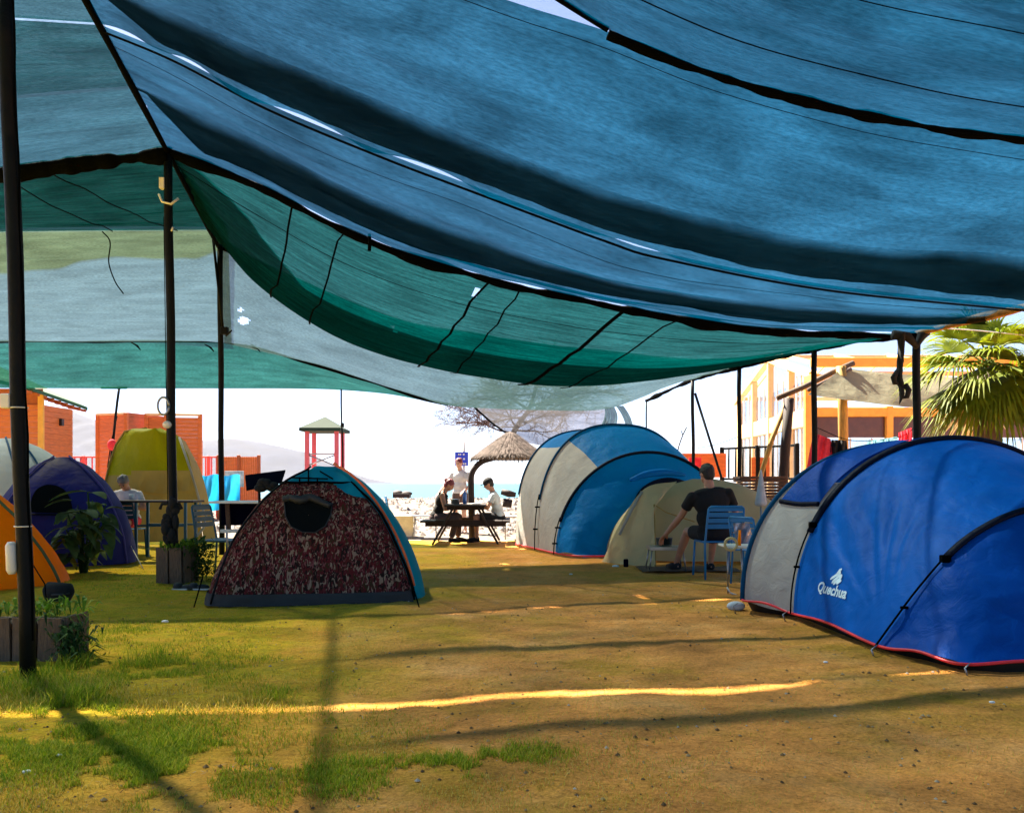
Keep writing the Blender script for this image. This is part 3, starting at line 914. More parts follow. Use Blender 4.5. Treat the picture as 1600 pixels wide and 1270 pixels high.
def strip_on(P, j, w, off=.012, mat=None, name='pole_sleeve', parent=None, i0=0, i1=None, axis='row'):
    """band of width w following grid row j of panel grid P (list of points), slightly proud"""
    pass

def ribbon(pts, wdir, w, th, name, mat, parent):
    """flat sleeve: elliptical tube following pts"""
    return MB().tube(pts, w, 8, flat=th).build(name, mat, parent)

def crease_panel(P, amp, seed, f1=3.0, f2=1.2, vert=True):
    N = grid_normals(P)
    nv, nu = P.shape[:2]
    Q = P.copy()
    for j in range(nv):
        for i in range(nu):
            p = P[j, i]
            w = min(1, min(j, nv - 1 - j) / (nv * .12 + 1e-6))
            w *= min(1, p[2] / .12)
            d = fbm(p[0] * f1 + seed, p[1] * f1, p[2] * f2 + seed, 3)
            Q[j, i] += N[j, i] * d * amp * w
    return Q

def loft(rows, nu, nv, sag=.0, amp=.012, seed=0.0, f1=3.0, f2=1.2):
    P = surf(rows, nu, nv, even=False)
    if sag:
        c = P.mean(axis=1, keepdims=True)
        for j in range(nv):
            t = j / (nv - 1)
            s = 1 - sag * math.sin(math.pi * t)
            P[j] = (P[j] - [c[j, 0, 0], c[j, 0, 1], 0]) * [s, s, s] + [c[j, 0, 0], c[j, 0, 1], 0]
    return crease_panel(P, amp, seed, f1, f2)

# ---- big blue family tent, right foreground
def blue_family_tent():
    root = empty('family_tent', (3.6, 6.9, 0), 'large royal blue tunnel tent with navy arches and a grey side panel, before the palm', 'tent', 'tents on the pitch')
    X = Vector((1, 0, 0))
    a1b = sup_arch((2.38, 8.10, .10), (1, -.02, 0), 1.25, 1.22, 2.2)
    a1 = sup_arch((2.09, 7.52, .10), (1, -.03, 0), 1.44, 1.40, 2.15)
    a2 = sup_arch((2.385, 7.05, .05), (1, -.02, 0), 1.34, 1.475, 2.05)
    a2 = [p + Vector((0, 0, 0)) for p in a2]
    lowpts = [(2.47, 5.60, .06), (2.60, 5.60, .24), (2.75, 5.60, .44), (2.97, 5.60, .69), (3.2, 5.62, .85), (3.45, 5.63, .955), (3.72, 5.63, 1.0)]
    l = [Vector(p) for p in lowpts]
    full = l + [Vector((7.44 - p.x, p.y, p.z)) for p in l[-2::-1]]
    a3 = [Vector(p) for p in catmull(full, 61)]
    front = [Vector(p) for p in catmull([(2.73, 5.03, .06), (3.0, 5.03, .07), (3.6, 5.02, .06), (4.2, 5.03, .06), (4.71, 5.05, .06)], 61)]
    fmid = [p * .5 + q * .5 + Vector((0, -.05, .02)) for p, q in zip(a3, front)]
    # rear dome end and grey bay
    n1 = 61
    P = loft([a1, a1b, [p * .35 + Vector((3.6, 8.4, .1)) * .65 for p in a1b]], n1, 20, amp=.01, seed=2)
    grid_obj('rear_panel', P, M['t_gray'], root)
    G = loft([a2, [(p + q) * .5 - Vector((0, 0, .015)) for p, q in zip(a1, a2)], a1], 121, 26, amp=.010, seed=4)
    k = 32
    grid_obj('side_panel', G[:, :k + 1], M['t_gray'], root)['label'] = 'light grey side panel'
    grid_obj('roof_panel', G[:, k:121 - k] + np.array([0, 0, .003]), M['t_blue'], root)
    grid_obj('side_panel', G[:, 120 - k:], M['t_gray'], root)
    # roof vent flap hanging over the grey panel
    fl = G[:, k - 7:121 - k] + np.array([0, 0, .035]); fl[:, :8, 2] -= np.linspace(.0, .02, 8)[::-1]
    grid_obj('vent_flap', fl[3:-3], M['t_bluedk'], root)
    MB().tube([Vector(p) for p in fl[3:-3, 0]], .022, 8).build('flap_hem', M['t_navy'], root)
    # main blue bay, wind wrinkles radiate from the front guy point
    B = surf([a3, [(p * .66 + q * .34) - Vector((0, 0, .0)) for p, q in zip(a3, a2)], [(p * .33 + q * .67) + Vector((0, 0, .03)) for p, q in zip(a3, a2)], a2], 161, 80, even=False)
    N = grid_normals(B)
    guy = Vector((2.47, 5.6, .06))
    for j in range(80):
        for i in range(161):
            p = Vector(B[j, i]); d = p - guy
            ang = math.atan2(d.z, d.y); r = d.length
            w = min(1, min(j, 79 - j) / 10) * min(1, i / 8)
            side = max(0, 1 - i / 75)
            wr = math.sin(ang * 46 + 2.5 * fbm(r * 1.5, ang * 3, 1)) * .5 + .5
            wr = wr ** 1.5
            fade = max(0, min(1, (r - .35) * 1.6)) * max(0, 1 - abs(ang - .72) / .55) * max(0, 1 - max(0, r - 1.35) * 1.6)
            dd = -(wr * .030 * fade * min(1, side * 1.5)) + .016 * fbm(p.x * 2, p.y * 2, p.z * 2, 3) + .004 * fbm(p.x * 9, p.y * 9, p.z * 4, 2)
            B[j, i] += N[j, i] * dd * w * (-1 if N[j, i][0] > 0 and i < 80 else 1) * 1.0
    bp_obj = grid_obj('blue_panel', B, M['t_blue'], root)
    FR = loft([a3, fmid, front], 121, 40, amp=.035, seed=9, f1=2.2, f2=2.6)
    fo = grid_obj('front_wall', FR, M['t_bluedk'], root)
    # arches with sleeves
    def off(pts, s, c=(3.6, None, .2)):
        out = []
        for p in pts:
            d = Vector((p.x - c[0], 0, p.z - c[2])); d.normalize(); out.append(p + d * s)
        return out
    MB().tube(off(a1, .008), .022, 8).build('pole_sleeve', M['t_teal'], root)
    MB().tube(off(a2, .006)[9:-9], .044, 10, flat=.6).build('pole_sleeve', M['t_navy'], root)
    MB().tube(off(a3, .008)[14:-14], .036, 10, flat=.6).build('pole_sleeve', M['t_navy'], root)
    # bare pole legs with clips below the sleeves
    def leg(pts, name='pole_leg'):
        o = MB().tube([p + Vector((-.03, -.015, 0)) for p in pts], .007, 6).build(name, M['rope_dark'], root)
        c = pts[len(pts) // 2]
        MB().box(c + Vector((-.02, -.01, 0)), (.05, .02, .018)).build('clip', M['rope_dark'], o)
    leg(a2[:11]); leg(a3[:15]); leg(a2[-11:]); leg(a3[-15:])
    for q in (a2[10], a3[14]):
        MB().box(q + Vector((-.02, -.02, 0)), (.06, .05, .05)).build('pole_clip', M['rope_dark'], root)
    # buckle strap in pale webbing on the front wall
    MB().tube([a3[14] + Vector((.02, -.03, -.02)), a3[9] + Vector((.05, -.05, -.03)), a3[6] + Vector((.05, -.07, -.02))], .007, 6).build('webbing_strap', M['t_turq'], root)
    # hem piping and dark skirt
    hem = [a1b[0], a1[0], (a1[0] + a2[0]) * .5 + Vector((-.015, 0, .03)), a2[0], a2[0] * .55 + a3[0] * .45 + Vector((.0, 0, .03)), a3[0], a3[0] * .5 + front[0] * .5 + Vector((0, 0, .02)), front[0], front[20] + Vector((0, -.01, .015)), front[40], front[60]]
    hp = [Vector(p) for p in catmull(hem, 90)]
    MB().tube([p + Vector((-.012, -.008, 0)) for p in hp], .0105, 6).build('piping', M['t_red'], root)
    sk = np.array([[list(p + Vector((.03, .02, .0))) for p in hp], [list(Vector((p.x + .09, p.y + .05, .0))) for p in hp]])
    grid_obj('groundsheet', sk, M['t_black'], root)
    inner = MB().add([(2.5, 8.0, .02), (2.25, 7.5, .02), (2.5, 7.0, .02), (2.6, 5.65, .02), (2.85, 5.15, .02), (4.6, 5.2, .02), (4.9, 7.0, .02), (4.9, 8.4, .02)], [tuple(range(8))])
    inner.build('floor_sheet', M['t_black'], root, smooth=False)
    # pegs
    for q in (front[0] + Vector((-.0, -.05, 0)), a3[0] + Vector((-.06, -.07, 0)), a2[0] + Vector((-.08, -.04, 0)), a1[0] + Vector((-.08, -.04, 0))):
        MB().tube([Vector((q.x, q.y, -.02)), Vector((q.x - .03, q.y - .02, .05))], .006, 6).tube([Vector((q.x - .03, q.y - .02, .05)), Vector((q.x + .03, q.y + .03, .07))], .004, 5).build('peg', M['peg'], root)
    # writing on the side panel
    bv = bvh_of([bp_obj])
    def project(pts2, origin, ux, uz, out=.006):
        """map 2D points to the panel by casting from the outside along -normal"""
        n = ux.cross(uz).normalized()
        res = []
        for (u, v) in pts2:
            o_ = origin + ux * u + uz * v + n * .6
            hit = bv.ray_cast(o_, -n, 3.0)
            res.append((hit[0] + n * out) if hit[0] is not None else (origin + ux * u + uz * v))
        return res
    base = W(1331, 936, 6.45)
    ux = Vector((.10, -1, 0)).normalized(); uz = Vector((.22, .02, 1)).normalized()
    # text curve -> mesh
    cu = bpy.data.curves.new('lettering', 'FONT'); cu.body = 'Quechua'; cu.size = .115; cu.align_x = 'CENTER'; cu.resolution_u = 3; cu.offset = .0035
    to = bpy.data.objects.new('lettering_tmp', cu); COL.objects.link(to)
    dg = bpy.context.evaluated_depsgraph_get()
    me = bpy.data.meshes.new_from_object(to.evaluated_get(dg)); bpy.data.objects.remove(to, do_unlink=True)
    bm = bmesh.new(); bm.from_mesh(me)
    bmesh.ops.triangulate(bm, faces=bm.faces[:]); bmesh.ops.subdivide_edges(bm, edges=[e for e in bm.edges if e.calc_length() > .02], cuts=1)
    pts = [(v.co.x, v.co.y) for v in bm.verts]
    for v, q in zip(bm.verts, project(pts, base, ux, uz, .007)): v.co = q
    me2 = bpy.data.meshes.new('lettering'); bm.to_mesh(me2); bm.free()
    lt = link_mesh('lettering', me2, M['letter'], bp_obj, False)
    # emblem: four slanting strokes, the first the longest
    mb = MB()
    strokes = [((-.060, .115), (.030, .215)), ((-.025, .088), (.030, .190)), ((.000, .080), (.055, .165)), ((.035, .092), (.062, .130)), ((.018, .150), (.062, .165))]
    for (a, b) in strokes:
        a = Vector(a); b = Vector(b); d = (b - a).normalized(); w = Vector((-d.y, d.x)) * .013
        ring = []
        for t in np.linspace(0, 1, 8):
            c = a.lerp(b, t); k = 1.0 if 0 < t < 1 else .45
            ring.append((c + w * k, c - w * k))
        P2 = [(r[0].x, r[0].y) for r in ring] + [(r[1].x, r[1].y) for r in ring]
        Q = project(P2, base, ux, uz, .008)
        mb.add(Q, [(i, i + 1, 8 + i + 1, 8 + i) for i in range(7)])
    mb.build('emblem', M['letter'], bp_obj, smooth=False)
M['peg'] = varmat('peg', (.35, .36, .36), .4, metallic=.8)
M['letter'] = varmat('letter_print', (.55, .72, .80), .6, var=.08)
blue_family_tent()

# ---- blue and grey tunnel tent, centre right
def centre_tent():
    root = empty('family_tent', (2.0, 14.2, 0), 'blue and pale grey tunnel tent with teal arches, behind the small beige tent', 'tent', 'tents on the pitch')
    d = Vector((.96, .28, 0))
    a = sup_arch((.07, 15.1, .03), d, 1.55, 2.10, 2.8)
    a0 = sup_arch((.25, 15.6, .03), d, 1.3, 1.7, 2.6)
    b = sup_arch((.41, 14.05, .03), d, 1.50, 2.13, 2.5)
    c = sup_arch((.69, 13.2, .03), d, 1.62, 1.62, 2.0)
    fb = [Vector(p) for p in catmull([(1.08, 12.6, .03), (1.6, 12.7, .03), (2.4, 12.95, .03), (3.1, 13.2, .03), (3.6, 13.6, .03)], 61)]
    P = loft([a, a0, [p * .3 + Vector((1.8, 16.2, .1)) * .7 for p in a0]], 91, 16, amp=.01)
    grid_obj('rear_panel', P, M['t_gray'], root)
    G1 = loft([b, a], 91, 20, sag=.01, amp=.014, seed=1); G2 = loft([c, [(p + q) * .5 + Vector((0, 0, .03)) for p, q in zip(b, c)], b], 121, 30, amp=.014, seed=2)
    k1 = 26; k2 = 38
    grid_obj('side_panel', G1[:, :k1 + 1], M['t_gray'], root); grid_obj('roof_panel', G1[:, k1:91 - k1], M['t_blue2'], root); grid_obj('side_panel', G1[:, 90 - k1:], M['t_gray'], root)
    grid_obj('side_panel', G2[:, :k2 + 1], M['t_gray'], root); grid_obj('roof_panel', G2[:, k2:121 - k2], M['t_blue2'], root); grid_obj('side_panel', G2[:, 120 - k2:], M['t_gray'], root)
    # front wall leaning out below arch c, with a painted doorway
    mid = [p * .5 + q * .5 + Vector((-.04, -.12, .06)) for p, q in zip(c, fb)]
    FW = loft([c, mid, fb], 121, 30, amp=.03, seed=6, f1=2.0, f2=2.4)
    grid_obj('front_wall', FW, M['t_blue2'], root)
    # doorway: navy sheet over the wall as the shade inside, with rolled door above
    bv = bvh_of([o for o in bpy.data.objects if o.parent == root and o.name.startswith('front_wall')])
    def pr(px, py):
        o = Vector((0, 0, CAM_H)); dv = (W(px, py, 1) - o).normalized()
        h = bv.ray_cast(o, dv, 30)
        return (h[0] - dv * .04) if h[0] is not None else W(px, py, 12.9)
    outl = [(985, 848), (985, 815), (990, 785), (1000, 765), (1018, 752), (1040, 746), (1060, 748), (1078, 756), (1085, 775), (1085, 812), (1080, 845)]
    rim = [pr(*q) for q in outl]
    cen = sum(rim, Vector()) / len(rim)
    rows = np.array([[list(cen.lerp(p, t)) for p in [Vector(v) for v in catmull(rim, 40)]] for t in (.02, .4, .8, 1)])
    grid_obj('doorway_shade', rows, M['t_navy'], root)
    MB().tube([Vector(v) for v in catmull([pr(985, 750), pr(1010, 741), pr(1040, 738), pr(1070, 742)], 20)], [.03 + .03 * math.sin(math.pi * i / 19) for i in range(20)], 8).build('rolled_door', M['t_blue2'], root)
    for arc, r, m in ((a, .03, 't_teal'), (b, .032, 't_teal'), (c, .040, 't_navy')):
        MB().tube([p + Vector((0, -.01, .01)) for p in arc[6:-6]], r, 8, flat=.6).build('pole_sleeve', M[m], root)
    for arc in (b, c):
        o = MB().tube([p + Vector((-.03, -.03, 0)) for p in arc[:8]], .01, 6).build('pole_leg', M['rope_dark'], root)
        for q in (2, 5): MB().box(arc[q] + Vector((-.02, -.04, 0)), (.09, .03, .025)).build('clip', M['rope_dark'], o)
    hp = [Vector(p) for p in catmull([a[0], b[0], c[0], fb[0], fb[20], fb[40], fb[60]], 60)]
    MB().tube([p + Vector((0, -.02, .02)) for p in hp], .014, 6).build('piping', M['t_red'], root)
centre_tent()

# ---- generic dome
def ring_section(z, w, d, e, n, tw=0.0):
    out = []
    for i in range(n):
        a = 2 * math.pi * i / n
        ca, sa = math.cos(a), math.sin(a)
        x = math.copysign(abs(ca) ** (2 / e), ca) * w; y = math.copysign(abs(sa) ** (2 / e), sa) * d
        out.append((x * math.cos(tw) - y * math.sin(tw), x * math.sin(tw) + y * math.cos(tw), z))
    return out
def dome_grid(c, W2, D2, H, p=1.5, q=.5, e=3.4, n=96, m=28, tw=0.0, z0=.02, amp=.012, seed=0, skew=(0, 0)):
    rows = []
    for j in range(m):
        t = (j / (m - 1)) ** .9
        z = z0 + (H - z0) * t
        k = max(0.02, (1 - t ** p)) ** q
        ee = 2.0 + (e - 2.0) * (1 - t ** 3)
        r = ring_section(z, W2 * k, D2 * k, ee, n, tw)
        r.append(r[0])
        rows.append([(x + c[0] + skew[0] * t, y + c[1] + skew[1] * t, zz) for x, y, zz in r])
    P = np.array(rows)
    N = grid_normals(P)
    for j in range(m):
        for i in range(n + 1):
            v = P[j, i % n if i < n else 0]
            P[j, i] += N[j, 0 if i == n else i] * amp * fbm(v[0] * 2.5 + seed, v[1] * 2.5, v[2] * 1.6, 3) * min(1, j / 3)
    P[:, n] = P[:, 0]
    return P
def corner_curve(P, ang, off=.02):
    n = P.shape[1] - 1
    i = int(round(ang / 360 * n)) % n
    N = grid_normals(P)
    c = P[-1].mean(axis=0)
    out = []
    for j in range(P.shape[0]):
        v = P[j, i]; d = np.array([v[0] - c[0], v[1] - c[1], .4 * v[2]]); d /= np.linalg.norm(d) + 1e-9
        out.append(Vector(v + d * off))
    return out

def camo_mat():
    m, nt, out = newmat('camo_print')
    L = nt.links.new
    tc = nd(nt, 'ShaderNodeTexCoord')
    def n(s, d, r, off, st):
        mp = nd(nt, 'ShaderNodeMapping'); mp.inputs['Scale'].default_value = st; mp.inputs['Location'].default_value = off
        L(tc.outputs['Object'], mp.inputs[0])
        x = nd(nt, 'ShaderNodeTexNoise', Scale=s, Detail=d, Roughness=r, Distortion=1.2); L(mp.outputs[0], x.inputs['Vector']); return x.outputs['Fac']
    base = ramp(nt, n(17, 2.0, .5, (0, 0, 0), (1.2, 1, .5)), [(0, (.026, .015, .012)), (.46, (.026, .015, .012)), (.47, (.125, .018, .020)), (.58, (.125, .018, .020)), (.59, (.060, .034, .016)), (1, (.045, .028, .016))], 'CONSTANT')
    f1 = ramp(nt, n(27, 1.0, .5, (3, 1, 2), (1.2, 1, .42)), [(0, (0, 0, 0)), (.60, (1, 1, 1))], 'CONSTANT')
    f2 = ramp(nt, n(31, 1.0, .5, (7, 4, 9), (1.2, 1, .45)), [(0, (0, 0, 0)), (.62, (1, 1, 1))], 'CONSTANT')
    mx = nd(nt, 'ShaderNodeMix', data_type='RGBA'); L(f2, mx.inputs[0]); L(base, mx.inputs[6]); mx.inputs[7].default_value = (.24, .075, .075, 1)
    mx2 = nd(nt, 'ShaderNodeMix', data_type='RGBA'); L(f1, mx2.inputs[0]); L(mx.outputs[2], mx2.inputs[6]); mx2.inputs[7].default_value = (.32, .22, .15, 1)
    b = nd(nt, 'ShaderNodeBsdfPrincipled', Roughness=.8); b.inputs['Specular IOR Level'].default_value = .04; L(mx2.outputs[2], b.inputs['Base Color'])
    bp = nd(nt, 'ShaderNodeBump', Strength=.2, Distance=.04); L(n(5, 4.0, .5, (0, 0, 0), (1, 1, 1)), bp.inputs['Height']); L(bp.outputs[0], b.inputs['Normal'])
    t = nd(nt, 'ShaderNodeBsdfTranslucent'); L(mx2.outputs[2], t.inputs[0])
    ms = nd(nt, 'ShaderNodeMixShader'); ms.inputs[0].default_value = .2
    L(b.outputs[0], ms.inputs[1]); L(t.outputs[0], ms.inputs[2]); L(ms.outputs[0], out.inputs[0])
    return m
M['camo'] = camo_mat()
def camo_tent():
    cx, cy = -1.97, 8.68
    root = empty('dome_tent', (cx, cy, 0), 'dark red brown camouflage dome tent with turquoise roof edge and black window', 'tent', 'tents on the pitch')
    # turquoise inner dome: the fly lies on its front and left side
    P = dome_grid((cx + .03, cy + .0), 1.02, .80, 1.33, p=1.40, q=.55, e=5, seed=3, n=120, m=40, tw=RAD(8))
    grid_obj('inner_dome', P, M['t_turq'], root)
    # camouflage fly: front sheet, wraps to the left
    Q = dome_grid((cx - .02, cy - .03), 1.04, .83, 1.30, p=1.38, q=.54, e=5.5, seed=5, n=120, m=40, amp=.02, tw=RAD(8))
    # columns from just past the front right corner (315 deg) clockwise to the back left (135 deg)
    def colr(a0, a1, j0, j1, G=Q):
        n = 120
        i0, i1 = int(a0 / 360 * n), int(a1 / 360 * n)
        return G[j0:j1 + 1, i0:i1 + 1]
    jt = 34
    Fs = colr(120, 318, 0, jt).copy()
    # upper right edge of the fly slides down, baring the turquoise
    keep = Fs.copy(); nv, nu = keep.shape[:2]
    grid_obj('fly_sheet', keep, M['camo'], root)
    # skirt of grey cloth along the bottom
    S = colr(150, 318, 0, 3) * 1.0
    S = S + (S - np.array([cx, cy, 0])) * np.array([.015, .02, 0])
    for j in range(S.shape[0]):
        for i in range(S.shape[1]):
            S[j, i, 1] += .03 * fbm(S[j, i, 0] * 5, j * 1.5, 3) - .01
    S[-1, :, 2] = .115; S[0, :, 2] = .005; S[1, :, 2] = .045; S[2, :, 2] = .08
    grid_obj('skirt', S, M['grey_cloth'], root)
    # pole curves and piping
    right = corner_curve(P, 315, .035)
    MB().tube(right[3:], .014, 6).build('piping', M['orange_pipe'], root)
    back = corner_curve(P, 45, .03)
    MB().tube(back, .012, 6).build('piping', M['orange_pipe'], root)
    fr = corner_curve(Q, 318, .02)[:jt + 1]
    MB().tube(fr, .014, 6).build('fly_hem', M['rope_dark'], root)
    lf = corner_curve(Q, 225, .03)
    MB().tube(lf, .011, 6).build('fly_pole', M['pole'], root)
    top = [Vector(v) + Vector((0, -.015, .01)) for v in Fs[-1]]
    MB().tube(top, .012, 6).build('fly_hem', M['rope_dark'], root)
    # web straps over the turquoise top
    bv = bvh_of([o for o in bpy.data.objects if o.parent == root])
    def pr(px, py, o_=.02):
        o = Vector((0, 0, CAM_H)); dv = (W(px, py, 1) - o).normalized()
        h = bv.ray_cast(o, dv, 30)
        return (h[0] - dv * o_) if h[0] is not None else W(px, py, 8.0)
    for a, b in (((482, 732), (482, 758)), ((455, 746), (512, 748)), ((468, 746), (468, 757)), ((496, 747), (496, 757)), ((500, 736), (520, 748))):
        MB().tube([pr(*a), pr((a[0] + b[0]) / 2, (a[1] + b[1]) / 2), pr(*b)], .008, 5).build('web_strap', M['rope_dark'], root)
    # window
    outl = [(444, 784), (446, 806), (454, 822), (472, 831), (492, 832), (508, 822), (517, 804), (519, 786), (500, 780), (470, 779)]
    rim = [pr(*q) for q in outl]; rim2 = [Vector(v) for v in catmull(rim + [rim[0]], 50)]
    cen = sum(rim, Vector()) / len(rim)
    win = grid_obj('window', np.array([[list(cen.lerp(p, t)) for p in rim2] for t in (.02, .5, 1)]), M['mesh_dark'], root)
    MB().tube([pr(*q, .03) for q in outl[:8]], .006, 6).build('zip', M['grey_cloth'], win)
    # flap rolled up above the window
    fl = [pr(442, 780, .03), pr(455, 778, .04), pr(470, 781, .05), pr(484, 777, .05), pr(500, 783, .05), pr(516, 790, .04)]
    MB().tube([Vector(v) for v in catmull(fl, 24)], [.025 + .018 * abs(fbm(i * .5, 0, 0)) + .012 * math.sin(math.pi * i / 23) for i in range(24)], 8).build('rolled_flap', M['grey_cloth'], root)
    # brow of the fly over the window
    br = np.array([[list(pr(x, y, o_)) for x, y in row] for row, o_ in (([(440 + 9.5 * k, 757 + 1.5 * math.sin(k)) for k in range(10)], .02), ([(434 + 10.5 * k, 768 + 2 * math.sin(k * 2)) for k in range(10)], .07), ([(436 + 10 * k, 777 + 3 * math.sin(k * 1.7)) for k in range(10)], .06))])
    grid_obj('window_brow', br, M['camo'], root)
    # guys and pegs at the corners
    for s, px, py in ((-1, 303, 950), (1, 655, 950)):
        g = GP(px, py); t = W(px - s * 14, py - 50, g.y + .1)
        MB().tube([g + Vector((0, 0, .01)), t], .007, 5).build('guy_strap', M['rope_dark'], root)
camo_tent()

# ---- small beige tent in front of the centre tent
def beige_tent():
    root = empty('dome_tent', (2.95, 13.0, 0), 'small beige dome tent with a raised porch, beside the man in black', 'tent', 'tents on the pitch')
    P = dome_grid((2.98, 12.9), 1.55, .85, 1.22, p=1.9, q=.55, e=2.6, seed=7, n=110, m=30, amp=.02)
    grid_obj('fly_sheet', P, M['t_beige'], root)
    # porch: ridge from dome to a peak, then walls to the ground
    pk = W(1022, 788, 11.9); sl = W(1003, 768, 12.3)
    l0 = GP(940, 879); l1 = GP(1024, 886); top = W(1058, 752, 12.4)
    A = [list(l0), list(l0 * .5 + sl * .5 + Vector((0, 0, .1))), list(sl + Vector((.05, 0, .05))), list(top)]
    B = [list(l0 * .6 + l1 * .4), list(l0 * .25 + l1 * .2 + pk * .55), list(pk), list(pk * .5 + top * .5)]
    Cc = [list(l1), list(l1 * .6 + pk * .4), list(l1 * .15 + pk * .85), list(pk * .8 + top * .2)]
    grid_obj('porch', crease_panel(surf([A, B, Cc], 30, 24, even=False), .03, 4, 4, 3), M['t_beige'], root)
    R1 = [list(pk), list(pk * .5 + W(1090, 812, 12.0) * .5), list(W(1090, 815, 12.0))]
    R2 = [list(l1), list(GP(1050, 884)), list(W(1095, 850, 12.0))]
    q = MB().tube([pk, W(1040, 800, 12.0), W(1085, 815, 12.1)], .008, 5).tube([pk, W(1023, 840, 11.8), l1], .012, 5)
    q.build('porch_pole', M['t_khaki'], root)
    MB().tube([W(1003, 768, 12.25), W(985, 800, 12.1), W(968, 835, 12)], .02, 6).build('porch_seam', M['t_gray'], root)
beige_tent()

# ---- left side tents
def orange_tent():
    root = empty('dome_tent', (-6.4, 8.9, 0), 'bright orange dome tent at the left edge behind the plank planter', 'tent', 'tents on the pitch')
    P = dome_grid((-6.76, 9.1), 1.70, .9, 1.5, p=1.2, q=.55, e=3.0, seed=12, n=110, m=30, amp=.02, tw=RAD(30))
    grid_obj('fly_sheet', P, M['t_orange'], root)
    MB().tube(corner_curve(P, 330, .03), .016, 6).build('pole_sleeve', M['t_olive'], root)
    MB().tube(corner_curve(P, 282, .03), .012, 6).build('pole_sleeve', M['t_olive'], root)
    MB().tube([W(50, 880, 7.9), W(70, 912, 7.7), GP(74, 955)], .006, 5).build('guy_line', M['rope_dark'], root)
M['t_olive'] = varmat('sleeve_olive', (.05, .10, .03), .7)
orange_tent()
def purple_tent():
    root = empty('dome_tent', (-5.75, 12.0, 0), 'indigo purple dome tent with a dark mesh window, behind the big leafy plant', 'tent', 'tents on the pitch')
    P = dome_grid((-6.55, 12.1), 1.0, .95, 1.52, p=1.6, q=.52, e=3.6, seed=17, n=110, m=34, amp=.022, tw=RAD(27))
    grid_obj('fly_sheet', P, M['t_purple'], root)
    bv = bvh_of([o for o in bpy.data.objects if o.parent == root])
    def pr(px, py, o_=.03):
        o = Vector((0, 0, CAM_H)); dv = (W(px, py, 1) - o).normalized(); h = bv.ray_cast(o, dv, 30)
        return (h[0] - dv * o_) if h[0] is not None else W(px, py, 11.6)
    outl = [(48, 800), (49, 780), (58, 764), (74, 757), (92, 760), (106, 772), (112, 800), (80, 801)]
    rim = [pr(*q) for q in outl]; rim2 = [Vector(v) for v in catmull(rim + [rim[0]], 40)]; cen = sum(rim, Vector()) / len(rim)
    grid_obj('window', np.array([[list(cen.lerp(p, t)) for p in rim2] for t in (.02, .5, 1)]), M['mesh_dark'], root)
    MB().tube(corner_curve(P, 315, .02), .014, 6).build('pole_sleeve', M['t_purplelt'], root)
    MB().tube(corner_curve(P, 225, .02), .014, 6).build('pole_sleeve', M['t_purplelt'], root)
    band = [pr(x, 803 + .02 * (x - 40), .05) for x in range(30, 132, 10)]
    MB().tube(band, .03, 6, flat=.4).build('storm_band', M['t_navy'], root)
    for q in ((212, 888),):
        MB().tube([GP(*q) + Vector((.1, 0, 0)), W(203, 850, 12)], .006, 5).build('guy_line', M['white_plastic'], root)
purple_tent()
def white_tent():
    root = empty('dome_tent', (-8.6, 14.2, 0), 'pale white dome tent behind the indigo tent at the left edge', 'tent', 'tents on the pitch')
    P = dome_grid((-8.9, 14.6), 1.5, 1.2, 1.93, p=1.8, q=.5, e=3, seed=27, n=90, m=28)
    grid_obj('fly_sheet', P, M['t_white'], root)
    for a in (300, 330, 265): MB().tube(corner_curve(P, a, .02), .016, 6).build('pole_sleeve', M['t_teal'], root)
white_tent()
